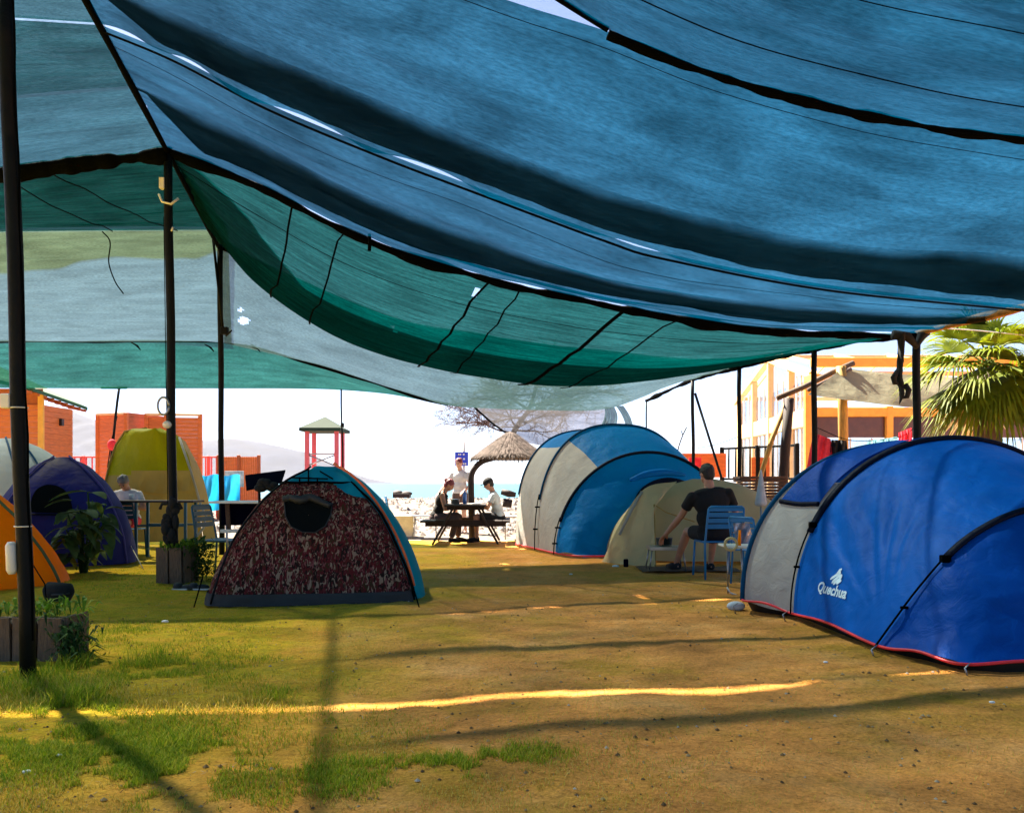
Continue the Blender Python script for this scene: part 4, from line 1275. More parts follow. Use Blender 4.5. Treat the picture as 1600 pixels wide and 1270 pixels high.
def lime_tent():
    D = 15.3
    root = empty('changing_tent', (W(250, 850, D).x, D + .6, 0), 'tall lime and khaki pop up tent in front of the orange slatted screen', 'tent', 'tents on the pitch')
    # leaf shaped sheets on a springy rim
    def pt(px, py, d=0.0): return W(px, py, D + d)
    Lf = [(172, 848), (168, 800), (164, 760), (172, 725), (182, 695), (196, 674), (230, 669)]
    Rt = [(318, 845), (312, 800), (305, 760), (296, 722), (286, 694), (275, 678), (250, 668)]
    rows = []
    Lc = catmull([Vector((a, b, 0)) for a, b in Lf], 30); Rc = catmull([Vector((a, b, 0)) for a, b in Rt], 30)
    for l, r in zip(Lc, Rc):
        row = []
        for t in np.linspace(0, 1, 32):
            x = l[0] + (r[0] - l[0]) * t; y = l[1] + (r[1] - l[1]) * t
            bulge = -.35 * math.sin(math.pi * t) - .9 * (y - 668) / 180 * .4
            row.append(list(pt(x, y, bulge + .5)))
        rows.append(row)
    P = np.array(rows)
    z = P[:, :, 2]
    N = grid_normals(P)
    for j in range(30):
        for i in range(32):
            v = P[j, i]; P[j, i] = v + N[j, i] * .03 * fbm(v[0] * 3, v[1] * 2, v[2] * 3, 3)
    k = int(np.argmin(np.abs(P[:, 16, 2] - W(0, 742, D).z)))   # row where lime roof meets the khaki wall
    order = [j for j in range(30)]
    grid_obj('wall', P[:k + 1], M['t_khaki'], root)
    grid_obj('roof', P[k:], M['t_lime'], root)
    # storm flap pleats hanging in the middle
    fl = []
    for j in range(10):
        row = []
        for t in np.linspace(0, 1, 30):
            x = 205 + 92 * t; y0 = 735; y1 = 768 - 8 * math.sin(t * 3) + 12 * (1 - abs(2 * t - 1)) 
            y = y0 + (y1 - y0) * j / 9
            row.append(list(pt(x, y, -.02 - .02 * j / 9 + .03 * math.sin(t * 22 + j * .3) * j / 9 - .10 - .1 * math.sin(math.pi * t))))
        fl.append(row)
    grid_obj('rolled_flap', np.array(fl), M['t_khaki'], root)
    # back part to the right
    bk = surf([[pt(275, 678, .5), pt(296, 722, .5), pt(312, 800, .3), pt(318, 845, .1)], [pt(290, 690, .9), pt(315, 740, .9), pt(330, 800, .7), pt(342, 846, .5)]], 24, 10)
    grid_obj('back_wall', bk, M['t_khaki'], root)
    MB().tube([pt(280, 683, .38), pt(298, 735, .25), pt(314, 790, .15), pt(322, 806, .1), pt(318, 825, .05), pt(304, 842, .0), pt(297, 848, 0)], .022, 8).build('spring_hoop', M['t_gray'], root)
    MB().tube([pt(a - 1, b, .42 - .2 * (b - 668) / 180) for a, b in Lf], .02, 8).build('spring_hoop', M['t_khaki'], root)
    closing = surf([[pt(172, 848, .2), pt(164, 760, .4), pt(182, 695, .5), pt(230, 669, .5)], [pt(185, 846, 1.4), pt(180, 760, 1.2), pt(196, 695, .9), pt(232, 669, .6)]], 20, 6)
    grid_obj('back_wall', closing, M['t_khaki'], root)
lime_tent()
def grey_tent():
    root = empty('dome_tent', (8.4, 11.5, 0), 'grey dome tent at the right edge behind the large blue tent', 'tent', 'tents on the pitch')
    P = dome_grid((8.6, 11.8), 2.1, 1.3, 1.85, p=2.0, q=.5, e=2.8, seed=37, n=90, m=28)
    grid_obj('fly_sheet', P, M['t_gray2'], root)
    MB().tube(corner_curve(P, 225, .02), .018, 6).build('pole_sleeve', M['t_navy'], root)
M['t_gray2'] = tentmat('tent_mid_grey', (.20, .21, .26))
grey_tent()
# ------------------------------------------------------------------ poles of the canopy
M['steel'] = varmat('steel', (.30, .31, .32), .35, metallic=.8)
M['chair_blue'] = varmat('chair_blue', (.006, .17, .42), .45, var=.12)
M['cloth_black'] = varmat('cloth_black', (.003, .004, .005), .9, bump=.6, bscale=12)
M['cloth_red'] = varmat('cloth_red', (.70, .05, .08), .9, bump=.4, bscale=10, trans=.3)
M['cloth_cyan'] = varmat('cloth_cyan', (.25, .62, .72), .9, bump=.4, trans=.3)

def pole(top, foot, r, label, n=10, name='canopy_pole', group='poles of the canopy', mat='pole'):
    root = empty(name, foot, label, 'pole', group)
    t = Vector(top); f = Vector(foot); pts = [f.lerp(t, k / n) + Vector((.006 * math.sin(k * 1.3), 0, 0)) for k in range(n + 1)]
    pts[0].z -= .05
    MB().tube(pts, r, 12).build('shaft', M[mat], root)
    return root

# left pole
f1 = GP(44, 1062); t1 = W(8, -40, f1.y)
p1 = pole(t1, f1, .043, 'nearest thick black pole at the left edge, standing beside the plank planter')
def at(py, root_f, root_t, dx=0, dy=0):
    z = CAM_H - (py - 755) / FPX * root_f.y; k = (z - root_f.z) / (root_t.z - root_f.z)
    return root_f.lerp(root_t, k) + Vector((dx, dy, 0))
MB().box(at(627, f1, t1, -.062, -.01), (.055, .06, .085)).build('junction_box', M['white_plastic'], p1)
lm = MB().tube([at(846, f1, t1, -.062, -.02), at(852, f1, t1, -.062, -.02), at(890, f1, t1, -.062, -.02), at(896, f1, t1, -.062, -.02)], [.018, .03, .03, .018], 12).build('lamp_tube', M['white_plastic'], p1)
for py in (637, 822): MB().tube([at(py, f1, t1) + Vector((.046 * math.cos(a), .046 * math.sin(a), 0)) for a in np.linspace(0, 6.283, 15)], .004, 5).build('cable_tie', M['white_plastic'], p1)
MB().tube([at(y, f1, t1, .048 + .006 * math.sin(y * .03), -.015) for y in range(0, 1040, 40)], .006, 5).build('wire', M['rope_dark'], p1)
# second pole
f2 = Vector((AX(9.6) + .07, 9.6, 0)); t2 = Vector((AX(9.6), 9.6, 5.02))
p2 = pole(t2, f2, .048, 'tall black pole at the beam corner with a small wire coil and white fittings')
MB().box(at(288, f2, t2, -.06, -.02), (.06, .06, .13)).build('fitting', M['white_plastic'], p2)
MB().tube([at(305, f2, t2, -.10, -.03), at(318, f2, t2, -.05, -.06), at(322, f2, t2, .05, -.06), at(312, f2, t2, .13, -.04)], .014, 6).build('tied_cord', M['white_plastic'], p2)
MB().tube([at(356, f2, t2, .06, -.03), at(363, f2, t2, .05, -.05)], .012, 6).build('hook', M['white_plastic'], p2)
MB().tube([at(635, f2, t2, -.07, -.06) + Vector((.065 * math.cos(a), .0, .10 * math.sin(a))) for a in np.linspace(0, 6.283, 22)], .014, 8).build('wire_coil', M['steel'], p2)
MB().ell(at(664, f2, t2, -.03, -.06), (.05, .04, .045)).build('lamp', M['white_plastic'], p2)
MB().tube([at(y, f2, t2, -.05, -.02) for y in (340, 460, 600, 760, 840)], .005, 5).build('wire', M['rope_dark'], p2)
bag = MB()
for k in range(26):
    py = 782 + 66 * rng.random(); bag.ell(at(py, f2, t2, rng.uniform(-.07, .06), rng.uniform(-.09, -.03)), (rng.uniform(.03, .055), .04, rng.uniform(.04, .09)), nu=8, nv=6)
bag.build('wrapping', M['cloth_black'], p2)
for s in (-1, 1): MB().tube([at(787, f2, t2, 0, -.05), at(787, f2, t2, s * .10, -.06), at(795, f2, t2, s * .125, -.06)], .018, 6).build('knot', M['cloth_black'], p2)
# third pole with its leaning brace
f3 = Vector((AX(13.5) + .06, 13.45, 0)); t3 = Vector((AX(13.5) + .03, 13.45, 5.0))
p3 = pole(t3, f3, .045, 'black pole right of the lime tent, carrying the end of the ridge cable')
MB().tube([W(333, 374, 13.4), W(349, 520, 13.4)], .022, 8).build('brace', M['pole'], p3)
MB().box(W(351, 517, 13.36), (.12, .07, .12)).build('clamp', M['pole'], p3)
MB().tube([W(353, 525, 13.35), W(362, 516, 13.3)], .015, 6).build('clamp_lever', M['pole'], p3)
# thin far poles
p4 = pole(W(186, 606, 19), GP(150, 835) * 1 + Vector((0, .6, 0)) if False else Vector((W(160, 700, 19).x, 19, 0)), .028, 'thin dark pole behind the lime tent, with a dangling red buoy')
MB().tube([W(158, 606, 18.9), W(198, 606, 18.9)], .03, 6).build('cross_bar', M['pole'], p4)
MB().tube([W(183, 650, 18.9), W(174, 690, 18.9), W(168, 730, 18.9)], .012, 5).build('dangling_cord', M['rope_dark'], p4)
MB().ell(W(175, 695, 18.8), (.10, .08, .13)).build('red_buoy', M['cloth_red'], p4)
p5 = pole(W(533, 608, 17.6), Vector((W(538, 745, 17.6).x, 17.6, 0)), .018, 'very thin pole in front of the lifeguard tower')
MB().box(W(535, 664, 17.55), (.07, .04, .09)).build('clamp', M['pole'], p5)
# right hand poles
for (px, pyt, D, r, lab) in ((1432, 520, 10.3, .047, 'dark right pole nearest the palm, with the black rag beside it'),
                            (1272, 546, 12.5, .042, 'dark pole in front of the orange veranda, second along the right eave'),
                            (1155, 575, 14.9, .038, 'dark pole at the left corner of the orange veranda'),
                            (1010, 626, 19.5, .018, 'faint thin pole above the blue and grey tunnel tent')):
    t = W(px, pyt, D); pole(t, Vector((t.x + .01, D, 0)), r, lab)
t = W(1082, 594, 16.9); p8 = pole(t, Vector((t.x + .03, 16.9, 0)), .035, 'grey pole with a slanting brace, between tunnel tent and veranda', mat='steel_dark') if False else pole(t, Vector((t.x + .03, 16.9, 0)), .035, 'pole with a slanting brace, between the tunnel tent and the veranda')
MB().tube([W(1086, 614, 16.9), W(1127, 745, 16.9), W(1131, 770, 16.9)], .026, 8).build('brace', M['pole'], p8)

# black rag knotted under the eave
def rag():
    D = 10.15
    pts = [(1408, 520), (1408, 545), (1406, 572), (1404, 588), (1408, 604), (1409, 618), (1405, 632)]
    rr = [.075, .065, .060, .075, .055, .045, .006]
    root = empty('rag', W(1408, 520, D), 'black rag hanging in knots from the eave beside the right pole', 'rag')
    b = MB(); P = [Vector(p) for p in catmull([W(x, y, D) for x, y in pts], 40)]
    R = list(np.interp(np.linspace(0, 6, 40), range(7), rr))
    b.tube(P, [r * (1 + .25 * fbm(i * .4, 2, 2)) for i, r in enumerate(R)], 14, flat=.5)
    b.build('cloth', M['cloth_black'], root)
    MB().tube([W(1402, 580, D - .03), W(1396, 590, D - .05), W(1398, 598, D - .03), W(1406, 600, D)], [.03, .035, .03, .01], 8).build('knot', M['cloth_black'], root)
    MB().tube([W(1414, 600, D - .03), W(1420, 610, D - .05), W(1417, 620, D - .03), W(1410, 622, D)], [.03, .035, .03, .01], 8).build('knot', M['cloth_black'], root)
    MB().tube([W(1395, 523, D), W(1418, 526, D), W(1432, 540, D), W(1440, 524, D), W(1452, 521, D)], [.06, .06, .05, .06, .02], 8).build('binding', M['cloth_black'], root)
rag()
# loose cord of the left bay and small things hanging from the cables
tag(MB().tube([Vector(p) for p in catmull([W(160, 362, 12.9), W(172, 378, 12.9), W(170, 410, 12.9), W(180, 440, 12.9), W(193, 459, 12.9)], 30)], .010, 5).build('loose_cord', M['rope_dark']), 'frayed cord dangling in the left bay against the pale net', 'cord')
tag(MB().tube([W(577, 366, 9.8), W(578, 378, 9.8), W(577, 392, 9.8)], .022, 6).build('loose_cord', M['rope_dark']), 'short strap end hanging from the thick cross cable', 'cord')
for k, (x, y) in enumerate(((205, 537), (320, 540), (392, 540))):
    tag(MB().tube([W(x, y - 2, 17.3), W(x + 9, y + 3, 17.3), W(x + 14, y + 9, 17.3), W(x + 10, y + 3, 17.3)], [.03, .05, .035, .01], 6, flat=.4).build('net_scrap', M['rope_dark']),
        ['torn black scrap on the seam cord left of the second pole', 'torn black scrap on the seam cord between second and third poles', 'torn black scrap on the seam cord right of the third pole'][k], 'scrap', 'scraps on the seam cord')
# ------------------------------------------------------------------ people
def remesh_obj(mb, name, mat, parent, voxel, smooth_it=4, fac=.5):
    me = bpy.data.meshes.new(name); me.from_pydata(mb.V, [], mb.F); me.update()
    bm = bmesh.new(); bm.from_mesh(me); bmesh.ops.recalc_face_normals(bm, faces=bm.faces[:]); bm.to_mesh(me); bm.free()
    tmp = bpy.data.objects.new(name + '_tmp', me); COL.objects.link(tmp)
    r = tmp.modifiers.new('r', 'REMESH'); r.mode = 'VOXEL'; r.voxel_size = voxel
    s = tmp.modifiers.new('s', 'SMOOTH'); s.iterations = smooth_it; s.factor = fac
    dg = bpy.context.evaluated_depsgraph_get()
    out = bpy.data.meshes.new_from_object(tmp.evaluated_get(dg))
    bpy.data.objects.remove(tmp, do_unlink=True)
    out.name = name
    return link_mesh(name, out, mat, parent, True, False)

def skinmat(name, col):
    m, nt, out = newmat(name); L = nt.links.new
    tc = nd(nt, 'ShaderNodeTexCoord'); n = nd(nt, 'ShaderNodeTexNoise', Scale=18.0, Detail=4.0); L(tc.outputs['Object'], n.inputs['Vector'])
    c = Vector(col); cr = ramp(nt, n.outputs['Fac'], [(.3, tuple(c * .88)), (.7, tuple(c * 1.08))])
    b = nd(nt, 'ShaderNodeBsdfPrincipled', Roughness=.55); L(cr, b.inputs['Base Color'])
    b.inputs['Subsurface Weight'].default_value = .08; b.inputs['Subsurface Radius'].default_value = (.02, .008, .004)
    L(b.outputs[0], out.inputs[0]); return m
M['skin_tan'] = skinmat('skin_tan', (.42, .20, .12)); M['skin_fair'] = skinmat('skin_fair', (.58, .33, .24))
M['hair_dark'] = varmat('hair_dark', (.010, .007, .006), .6, bump=.8, bscale=60)
M['hair_grey'] = varmat('hair_grey', (.16, .15, .14), .7, bump=.8, bscale=60)
M['hair_red'] = varmat('hair_red', (.18, .02, .03), .55, bump=.8, bscale=60)
M['eye'] = varmat('eye', (.02, .015, .012), .2)
M['tee_black'] = varmat('tee_black', (.003, .003, .004), .9, bump=.3, bscale=9)
M['tee_white'] = varmat('tee_white', (.62, .60, .60), .9, bump=.3, bscale=9)
M['tee_grey'] = varmat('tee_grey', (.50, .54, .56), .9, bump=.3, bscale=9)
M['cloth_dark'] = varmat('cloth_dark', (.006, .006, .009), .9, bump=.3)
M['cloth_brown'] = varmat('cloth_brown', (.10, .06, .055), .9, bump=.3)

def person(label, loc, rz, skin, pelvis_z, lean, arms, legs, top_mat, bottom_mat, hair_mat, head_pitch=0, head_yaw=0,
           sleeve=.5, shorts=.55, tank=False, hair='short', voxel=.011, side_lean=0.0, twist=0.0, shoes=None, cap=None, build_k=1.0, group=None):
    """figure facing local +Y; arms/legs: per side (-1 left, +1 right) joints in local metres"""
    root = empty('person', loc, label, 'person', group, rz)
    V3 = Vector
    Rl = Matrix.Rotation(-RAD(lean), 3, 'X') @ Matrix.Rotation(RAD(side_lean), 3, 'Y')
    pel = V3((0, 0, pelvis_z))
    up = Rl @ V3((0, 0, 1)); fw = Rl @ V3((0, 1, 0)); rt = Rl @ V3((1, 0, 0))
    waist = pel + up * .16; chest = pel + up * .34 - fw * .01; neckb = pel + up * .50 - fw * .015
    Rh = Matrix.Rotation(RAD(head_yaw), 3, 'Z') @ Matrix.Rotation(-RAD(head_pitch), 3, 'X')
    hu = Rh @ V3((0, 0, 1)); hf = Rh @ V3((0, 1, 0)); hr = Rh @ V3((1, 0, 0))
    neckt = neckb + (up * .5 + hu * .5).normalized() * .085
    head = neckt + hu * .085 + hf * .02
    sh = {s: neckb + rt * (.172 * s * build_k) - up * .07 for s in (-1, 1)}
    b = MB()
    b.ell(pel, (.165 * build_k, .115, .12), Rl); b.ell(waist, (.145 * build_k, .10 * build_k, .15), Rl); b.ell(chest, (.165 * build_k, .105, .17), Rl)
    b.ell(neckb - up * .045, (.165 * build_k, .07, .065), Rl)
    b.tube([neckb - up * .02, neckt + hu * .03], [.060, .052], 12)
    # head: skull, face, jaw, nose, ears
    b.ell(head + hu * .025 - hf * .008, (.075, .093, .088), Rh); b.ell(head - hu * .040 + hf * .020, (.058, .066, .070), Rh)
    b.ell(head - hu * .082 + hf * .048, (.028, .026, .022), Rh)
    b.tube([head + hu * .012 + hf * .082, head - hu * .022 + hf * .104, head - hu * .032 + hf * .088], [.009, .015, .011], 8)
    for s in (-1, 1): b.ell(head + hr * (.076 * s) - hu * .008 - hf * .005, (.010, .018, .030), Rh, 8, 6)
    b.ell(head - hu * .052 + hf * .082, (.022, .010, .007), Rh, 8, 6)
    clothes = MB(); low = MB()
    inf = .013
    clothes.ell(pel + up * .02, (.165 * build_k + inf, .115 + inf, .11), Rl); clothes.ell(waist, (.15 * build_k + inf, .105 * build_k + inf, .16), Rl)
    clothes.ell(chest, (.165 * build_k + inf, .105 + inf, .17), Rl)
    if not tank: clothes.ell(neckb - up * .05, (.165 * build_k + inf, .07 + inf, .062 + inf * .5), Rl)
    else:
        for s in (-1, 1): clothes.tube([chest + rt * .08 * s + up * .10 + fw * .09, neckb + rt * .085 * s + up * .01, chest + rt * .08 * s + up * .10 - fw * .09], .022, 8)
    low.ell(pel - up * .015, (.165 * build_k + inf, .115 + inf, .115 + inf), Rl)
    for s in (-1, 1):
        S = sh[s]; E = V3(arms[s][0]); H = V3(arms[s][1])
        b.ell(S, (.058, .055, .058), None, 12, 8)
        b.tube([S, S.lerp(E, .35), E], [.052, .048, .038], 12); b.ell(E, .039, None, 12, 8)
        b.tube([E, E.lerp(H, .3), H], [.039, .041, .026], 12)
        # hand
        d = (H - E).normalized(); hd = V3(arms[s][2]).normalized() if len(arms[s]) > 2 else d
        side = hd.cross(V3((0, 0, 1)));
        if side.length < .1: side = V3((1, 0, 0))
        side.normalize(); nrm = side.cross(hd).normalized()
        if nrm.z > 0: nrm = -nrm
        Rp = Matrix((side, hd, nrm)).transposed()
        b.ell(H + hd * .045, (.040, .055, .016), Rp, 12, 8); b.ell(H, .026, None, 10, 6)
        for k, (o_, l_) in enumerate(((-.029, .072), (-.010, .082), (.010, .078), (.028, .062))):
            base = H + hd * .085 + side * o_; j1 = base + hd * l_ * .45 + nrm * .012; j2 = j1 + hd * l_ * .32 + nrm * .022; j3 = j2 + hd * l_ * .12 + nrm * .020
            b.tube([base - hd * .03, base, j1, j2, j3], [.010, .0105, .0098, .009, .0075], 8)
        ti = -s
        b.tube([H + hd * .015 + side * (.028 * ti), H + hd * .045 + side * (.052 * ti) + nrm * .01, H + hd * .075 + side * (.058 * ti) + nrm * .022], [.014, .0125, .0095], 8)
        if not tank:
            k = S.lerp(E, sleeve)
            clothes.ell(S - up * .008, (.056 + inf * .8, .053 + inf * .8, .054 + inf * .8), None, 12, 8)
            clothes.tube([S, k], [.054 + inf * .7, .049 + inf + .004], 12)
        hip = pel + rt * (.09 * s) - up * .02
        K = V3(legs[s][0]); An = V3(legs[s][1]); T = V3(legs[s][2])
        b.tube([hip, hip.lerp(K, .4), K], [.082, .074, .052], 14); b.ell(K, .053, None, 12, 8)
        b.tube([K, K.lerp(An, .3), K.lerp(An, .7), An], [.050, .054, .040, .031], 12)
        b.tube([An + V3((0, 0, -.02)), An.lerp(T, .5) + V3((0, 0, -.01)), T], [.035, .036, .026], 10, flat=.8); b.ell(T, (.034, .034, .02), None, 10, 6)
        b.ell(An + V3((0, 0, -.035)) - (T - An).normalized() * .02, (.032, .036, .03), None, 10, 6)
        k = hip.lerp(K, shorts) if shorts < 1 else K
        low.tube([hip, k], [.088 + inf, .062 + inf + .012], 14)
        if shorts >= 1:
            low.ell(K, .053 + inf, None, 12, 8); low.tube([K, K.lerp(An, .92)], [.056 + inf, .045 + inf], 12)
    for q in b.__dict__: pass
    remesh_obj(b, 'body', M[skin], root, voxel, 3, .45)
    remesh_obj(clothes, 'shirt', M[top_mat], root, voxel * 1.15, 3)
    remesh_obj(low, 'trousers' if shorts >= 1 else 'shorts', M[bottom_mat], root, voxel * 1.15, 3)
    hb = MB()
    hb.ell(head + hu * .036 - hf * .018, (.083, .098, .088), Rh)
    hb.ell(head - hf * .045 - hu * .005, (.074, .062, .085), Rh)
    if hair == 'long':
        for a in np.linspace(-1, 1, 7):
            hb.tube([head - hf * .06 + hr * .05 * a + hu * .02, head - hf * .085 + hr * .06 * a - hu * .08, neckb - fw * .07 + rt * .07 * a - up * .03, neckb - fw * .085 + rt * .06 * a - up * .13], [.03, .032, .028, .012], 8)
    if hair == 'bun': hb.ell(head - hf * .10 + hu * .06, (.045, .045, .045), Rh)
    for k in range(26):
        a = rng.random() * 6.28; e_ = rng.random() * 1.3
        dv = hr * (math.cos(a) * math.sin(e_)) * .083 + hf * (-.018 + math.sin(a) * math.sin(e_) * .095) + hu * (.036 + math.cos(e_) * .086)
        if (dv.dot(hf) > .055 and dv.dot(hu) < .07): continue
        hb.ell(head + dv, (.014, .016, .012), Rh, 6, 5)
    remesh_obj(hb, 'hair', M[hair_mat], root, voxel * .9, 2)
    eb = MB()
    for s in (-1, 1): eb.ell(head + hr * .030 * s + hu * .012 + hf * .083, (.011, .008, .0075), Rh, 8, 6)
    eb.build('eyes', M['eye'], root, wc=False)
    br = MB()
    for s in (-1, 1): br.tube([head + hr * .014 * s + hu * .034 + hf * .090, head + hr * .048 * s + hu * .036 + hf * .076], .0045, 6)
    br.build('eyebrows', M[hair_mat], root, wc=False)
    if cap:
        cb = MB().ell(head + hu * .045 - hf * .008, (.090, .106, .082), Rh); cb.ell(head + hu * .040 + hf * .105, (.065, .06, .010), Rh)
        cb.build('cap', M[cap], root, wc=False)
    if shoes:
        for s in (-1, 1):
            An = V3(legs[s][1]); T = V3(legs[s][2])
            MB().tube([An + V3((0, 0, -.035)) - (T - An).normalized() * .05, An.lerp(T, .5) + V3((0, 0, -.015)), T + (T - An).normalized() * .03], [.043, .046, .030], 10).build('shoe', M[shoes], root, wc=False)
    return root

# man in the black shirt seen from behind, on the blue chair; he reaches down to his left side
person('seated man in a black t-shirt seen from behind, reaching down beside the beige tent', (2.50, 10.25, 0), RAD(6), 'skin_tan', .53, 6,
       {-1: ((-.34, .20, .70), (-.46, .42, .47), (-.3, .6, -.55)), 1: ((.31, .14, .72), (.20, .42, .66))},
       {-1: ((-.18, .46, .50), (-.26, .66, .09), (-.30, .84, .045)), 1: ((.16, .47, .52), (.14, .55, .09), (.16, .73, .045))},
       'tee_black', 'cloth_dark', 'hair_dark', head_pitch=12, head_yaw=18, voxel=.0095, side_lean=-6, shorts=.7, build_k=1.25, sleeve=.6, shoes='cloth_dark').scale = (1.06, 1.06, 1.06)
# person bent over the table at left, facing the viewer
person('seated person in a white t-shirt with head bowed, in front of the lime tent', (W(203, 800, 13.6).x, 13.6, 0), RAD(180), 'skin_tan', .56, 14,
       {-1: ((-.30, .14, .74), (-.12, .36, .80)), 1: ((.30, .14, .74), (.10, .36, .80))},
       {-1: ((-.14, .44, .52), (-.14, .48, .09), (-.14, .64, .045)), 1: ((.14, .44, .52), (.14, .48, .09), (.14, .64, .045))},
       'tee_white', 'cloth_red', 'hair_grey', head_pitch=48, voxel=.012, shorts=.8, build_k=1.05, sleeve=.55, shoes='cloth_dark')
# picnic table group (table at D 16.2)
TD = 16.2; TX = W(730, 800, TD).x
person('woman with dark red hair in a black tank top, at the picnic table', (TX - .60, TD - .10, 0), RAD(-90), 'skin_tan', .50, 20,
       {-1: ((-.26, .20, .66), (-.12, .44, .74)), 1: ((.26, .20, .66), (.14, .45, .74))},
       {-1: ((-.12, .44, .50), (-.12, .42, .09), (-.12, .58, .045)), 1: ((.12, .42, .48), (.12, .30, .09), (.12, .46, .045))},
       'tee_black', 'cloth_brown', 'hair_red', head_pitch=32, voxel=.012, shorts=1.0, tank=True, hair='bun', build_k=.88, shoes='cloth_dark')
person('man in a pale grey t-shirt and dark cap, at the picnic table', (TX + .62, TD - .05, 0), RAD(90), 'skin_tan', .50, 16,
       {-1: ((-.28, .22, .68), (-.12, .48, .74)), 1: ((.28, .22, .68), (.14, .50, .74))},
       {-1: ((-.14, .44, .50), (-.14, .42, .09), (-.14, .58, .045)), 1: ((.14, .44, .50), (.14, .44, .09), (.14, .60, .045))},
       'tee_grey', 'cloth_dark', 'hair_dark', head_pitch=24, voxel=.012, shorts=.85, cap='cloth_black', build_k=1.05, sleeve=.6, shoes='cloth_dark')
person('standing man in a white shirt and brown shorts behind the picnic table', (W(719, 800, 18.6).x, 18.6, 0), RAD(160), 'skin_fair', .93, 4,
       {-1: ((-.27, .06, 1.10), (-.20, .25, .98)), 1: ((.32, .05, 1.12), (.42, .22, .93))},
       {-1: ((-.11, .04, .50), (-.13, -.01, .09), (-.14, .16, .045)), 1: ((.11, .04, .50), (.13, -.01, .09), (.14, .16, .045))},
       'tee_white', 'cloth_brown', 'hair_red', head_pitch=14, voxel=.013, shorts=.75, build_k=1.0, sleeve=.55)
# ------------------------------------------------------------------ furniture and small things
M['wood_dark'] = varmat('wood_dark', (.018, .008, .006), .7, stretch=(2, 14, 14), var=.5, bump=.3)
M['wood_grey'] = varmat('wood_grey', (.12, .075, .045), .8, stretch=(14, 14, 2), var=.4, bump=.5, bscale=12)
M['wood_brown'] = varmat('wood_brown', (.09, .045, .025), .75, stretch=(3, 10, 14), var=.4, bump=.4)
M['white_paint'] = varmat('white_paint', (.72, .72, .70), .5, var=.08, dirt=(.5, .46, .4))
M['panel_navy'] = varmat('panel_navy', (.001, .0015, .009), .95, var=.3, spec=.02)
M['tarp_blue'] = varmat('tarp_blue', (.02, .38, .72), .5, var=.15, bump=.5, bscale=6, trans=.3)
M['teal_paint'] = varmat('teal_paint', (.008, .085, .13), .5, var=.2)
M['plastic_black'] = varmat('plastic_black', (.012, .012, .013), .4)
M['tin'] = varmat('tin', (.45, .45, .44), .3, metallic=.9)
M['glass_bottle'] = varmat('bottle_blue', (.10, .22, .50), .2, trans=.3)

def metal_chair(label, loc, rz, mat='chair_blue', s=1.0, group='blue metal chairs'):
    """stacking metal chair with slatted back, faces local +Y"""
    root = empty('metal_chair', loc, label, 'chair', group, rz)
    m = M[mat]; w = .24 * s; q = lambda *p: Vector(p) * s
    # legs: rear legs run up to the backrest
    for sx in (-1, 1):
        MB().tube([q(sx * .24, -.25, .0), q(sx * .235, -.22, .43), q(sx * .225, -.27, .70), q(sx * .215, -.30, .85)], .0135 * s, 8).build('leg', m, root, wc=False)
        MB().tube([q(sx * .23, .24, .0), q(sx * .22, .20, .43)], .0135 * s, 8).build('leg', m, root, wc=False)
    b = MB().tube([q(-.215, -.30, .85), q(-.19, -.305, .872), q(.19, -.305, .872), q(.215, -.30, .85)], .0135 * s, 8)
    for z in (.845, .775, .705, .635):
        b.box(q(0, -.30 + (.85 - z) * .25, z), (.42 * s, .008, .055 * s))
    b.build('backrest', m, root, wc=False)
    st = MB()
    for k in range(7): st.box(q(0, -.19 + k * .063, .445), (.44 * s, .054 * s, .012))
    for sx in (-1, 1): st.tube([q(sx * .225, -.22, .44), q(sx * .22, .21, .44)], .012 * s, 8)
    st.tube([q(-.22, .21, .44), q(.22, .21, .44)], .012 * s, 8)
    st.build('seat', m, root, wc=False)
    return root
metal_chair('blue metal chair under the man in the black shirt', (2.52, 10.2, 0), RAD(6))
metal_chair('blue metal chair half hidden behind the grey end of the big blue tent', (2.80, 9.45, 0), RAD(-62), s=.88)
metal_chair('teal blue chair with its back to the viewer, before the person in white', (W(196, 800, 12.9).x, 12.9, 0), RAD(4), 'teal_paint')
metal_chair('blue metal chair by the beach holding a white cloth', (W(625, 800, 17.6).x, 17.6, 0), RAD(-78))
metal_chair('dark blue chair tucked behind the left edge of the camouflage tent', (W(349, 800, 10.4).x, 10.4, 0), RAD(-100), 'teal_paint')
c_ = W(631, 800, 17.55)
tag(MB().box((c_.x, c_.y, .47), (.42, .46, .02)).box((c_.x + .04, c_.y - .235, .26), (.38, .012, .42)).build('towel', M['tee_white']), 'white cloth draped over the blue chair by the beach', 'towel')

def picnic_table():
    root = empty('picnic_table', (TX, TD, 0), 'dark brown picnic table with attached benches on the edge of the beach', 'table')
    b = MB()
    for k in range(5): b.box((TX - .31 + k * .155, TD, .735), (.145, 1.6, .038))
    b.build('tabletop', M['wood_dark'], root)
    for s in (-1, 1):
        q = MB()
        for k in range(2): q.box((TX + s * (.62 + k * .145), TD, .44), (.135, 1.6, .038))
        q.build('bench', M['wood_dark'], root)
    for y in (-.6, .6):
        for s in (-1, 1): MB().bar((TX + s * .22, TD + y, .71), (TX + s * .62, TD + y, 0), .04, .11, up=(0, 1, 0)).build('leg', M['wood_dark'], root)
        MB().box((TX, TD + y + .045, .40), (1.52, .04, .12)).build('cross_beam', M['wood_dark'], root)
        MB().box((TX, TD + y + .045, .69), (.70, .04, .08)).build('cross_beam', M['wood_dark'], root)
picnic_table()
def lathe_thing(name, label, cat, c, prof, mat, group=None):
    return tag(MB().lathe(c, prof, 20).build(name, M[mat]), label, cat, group)
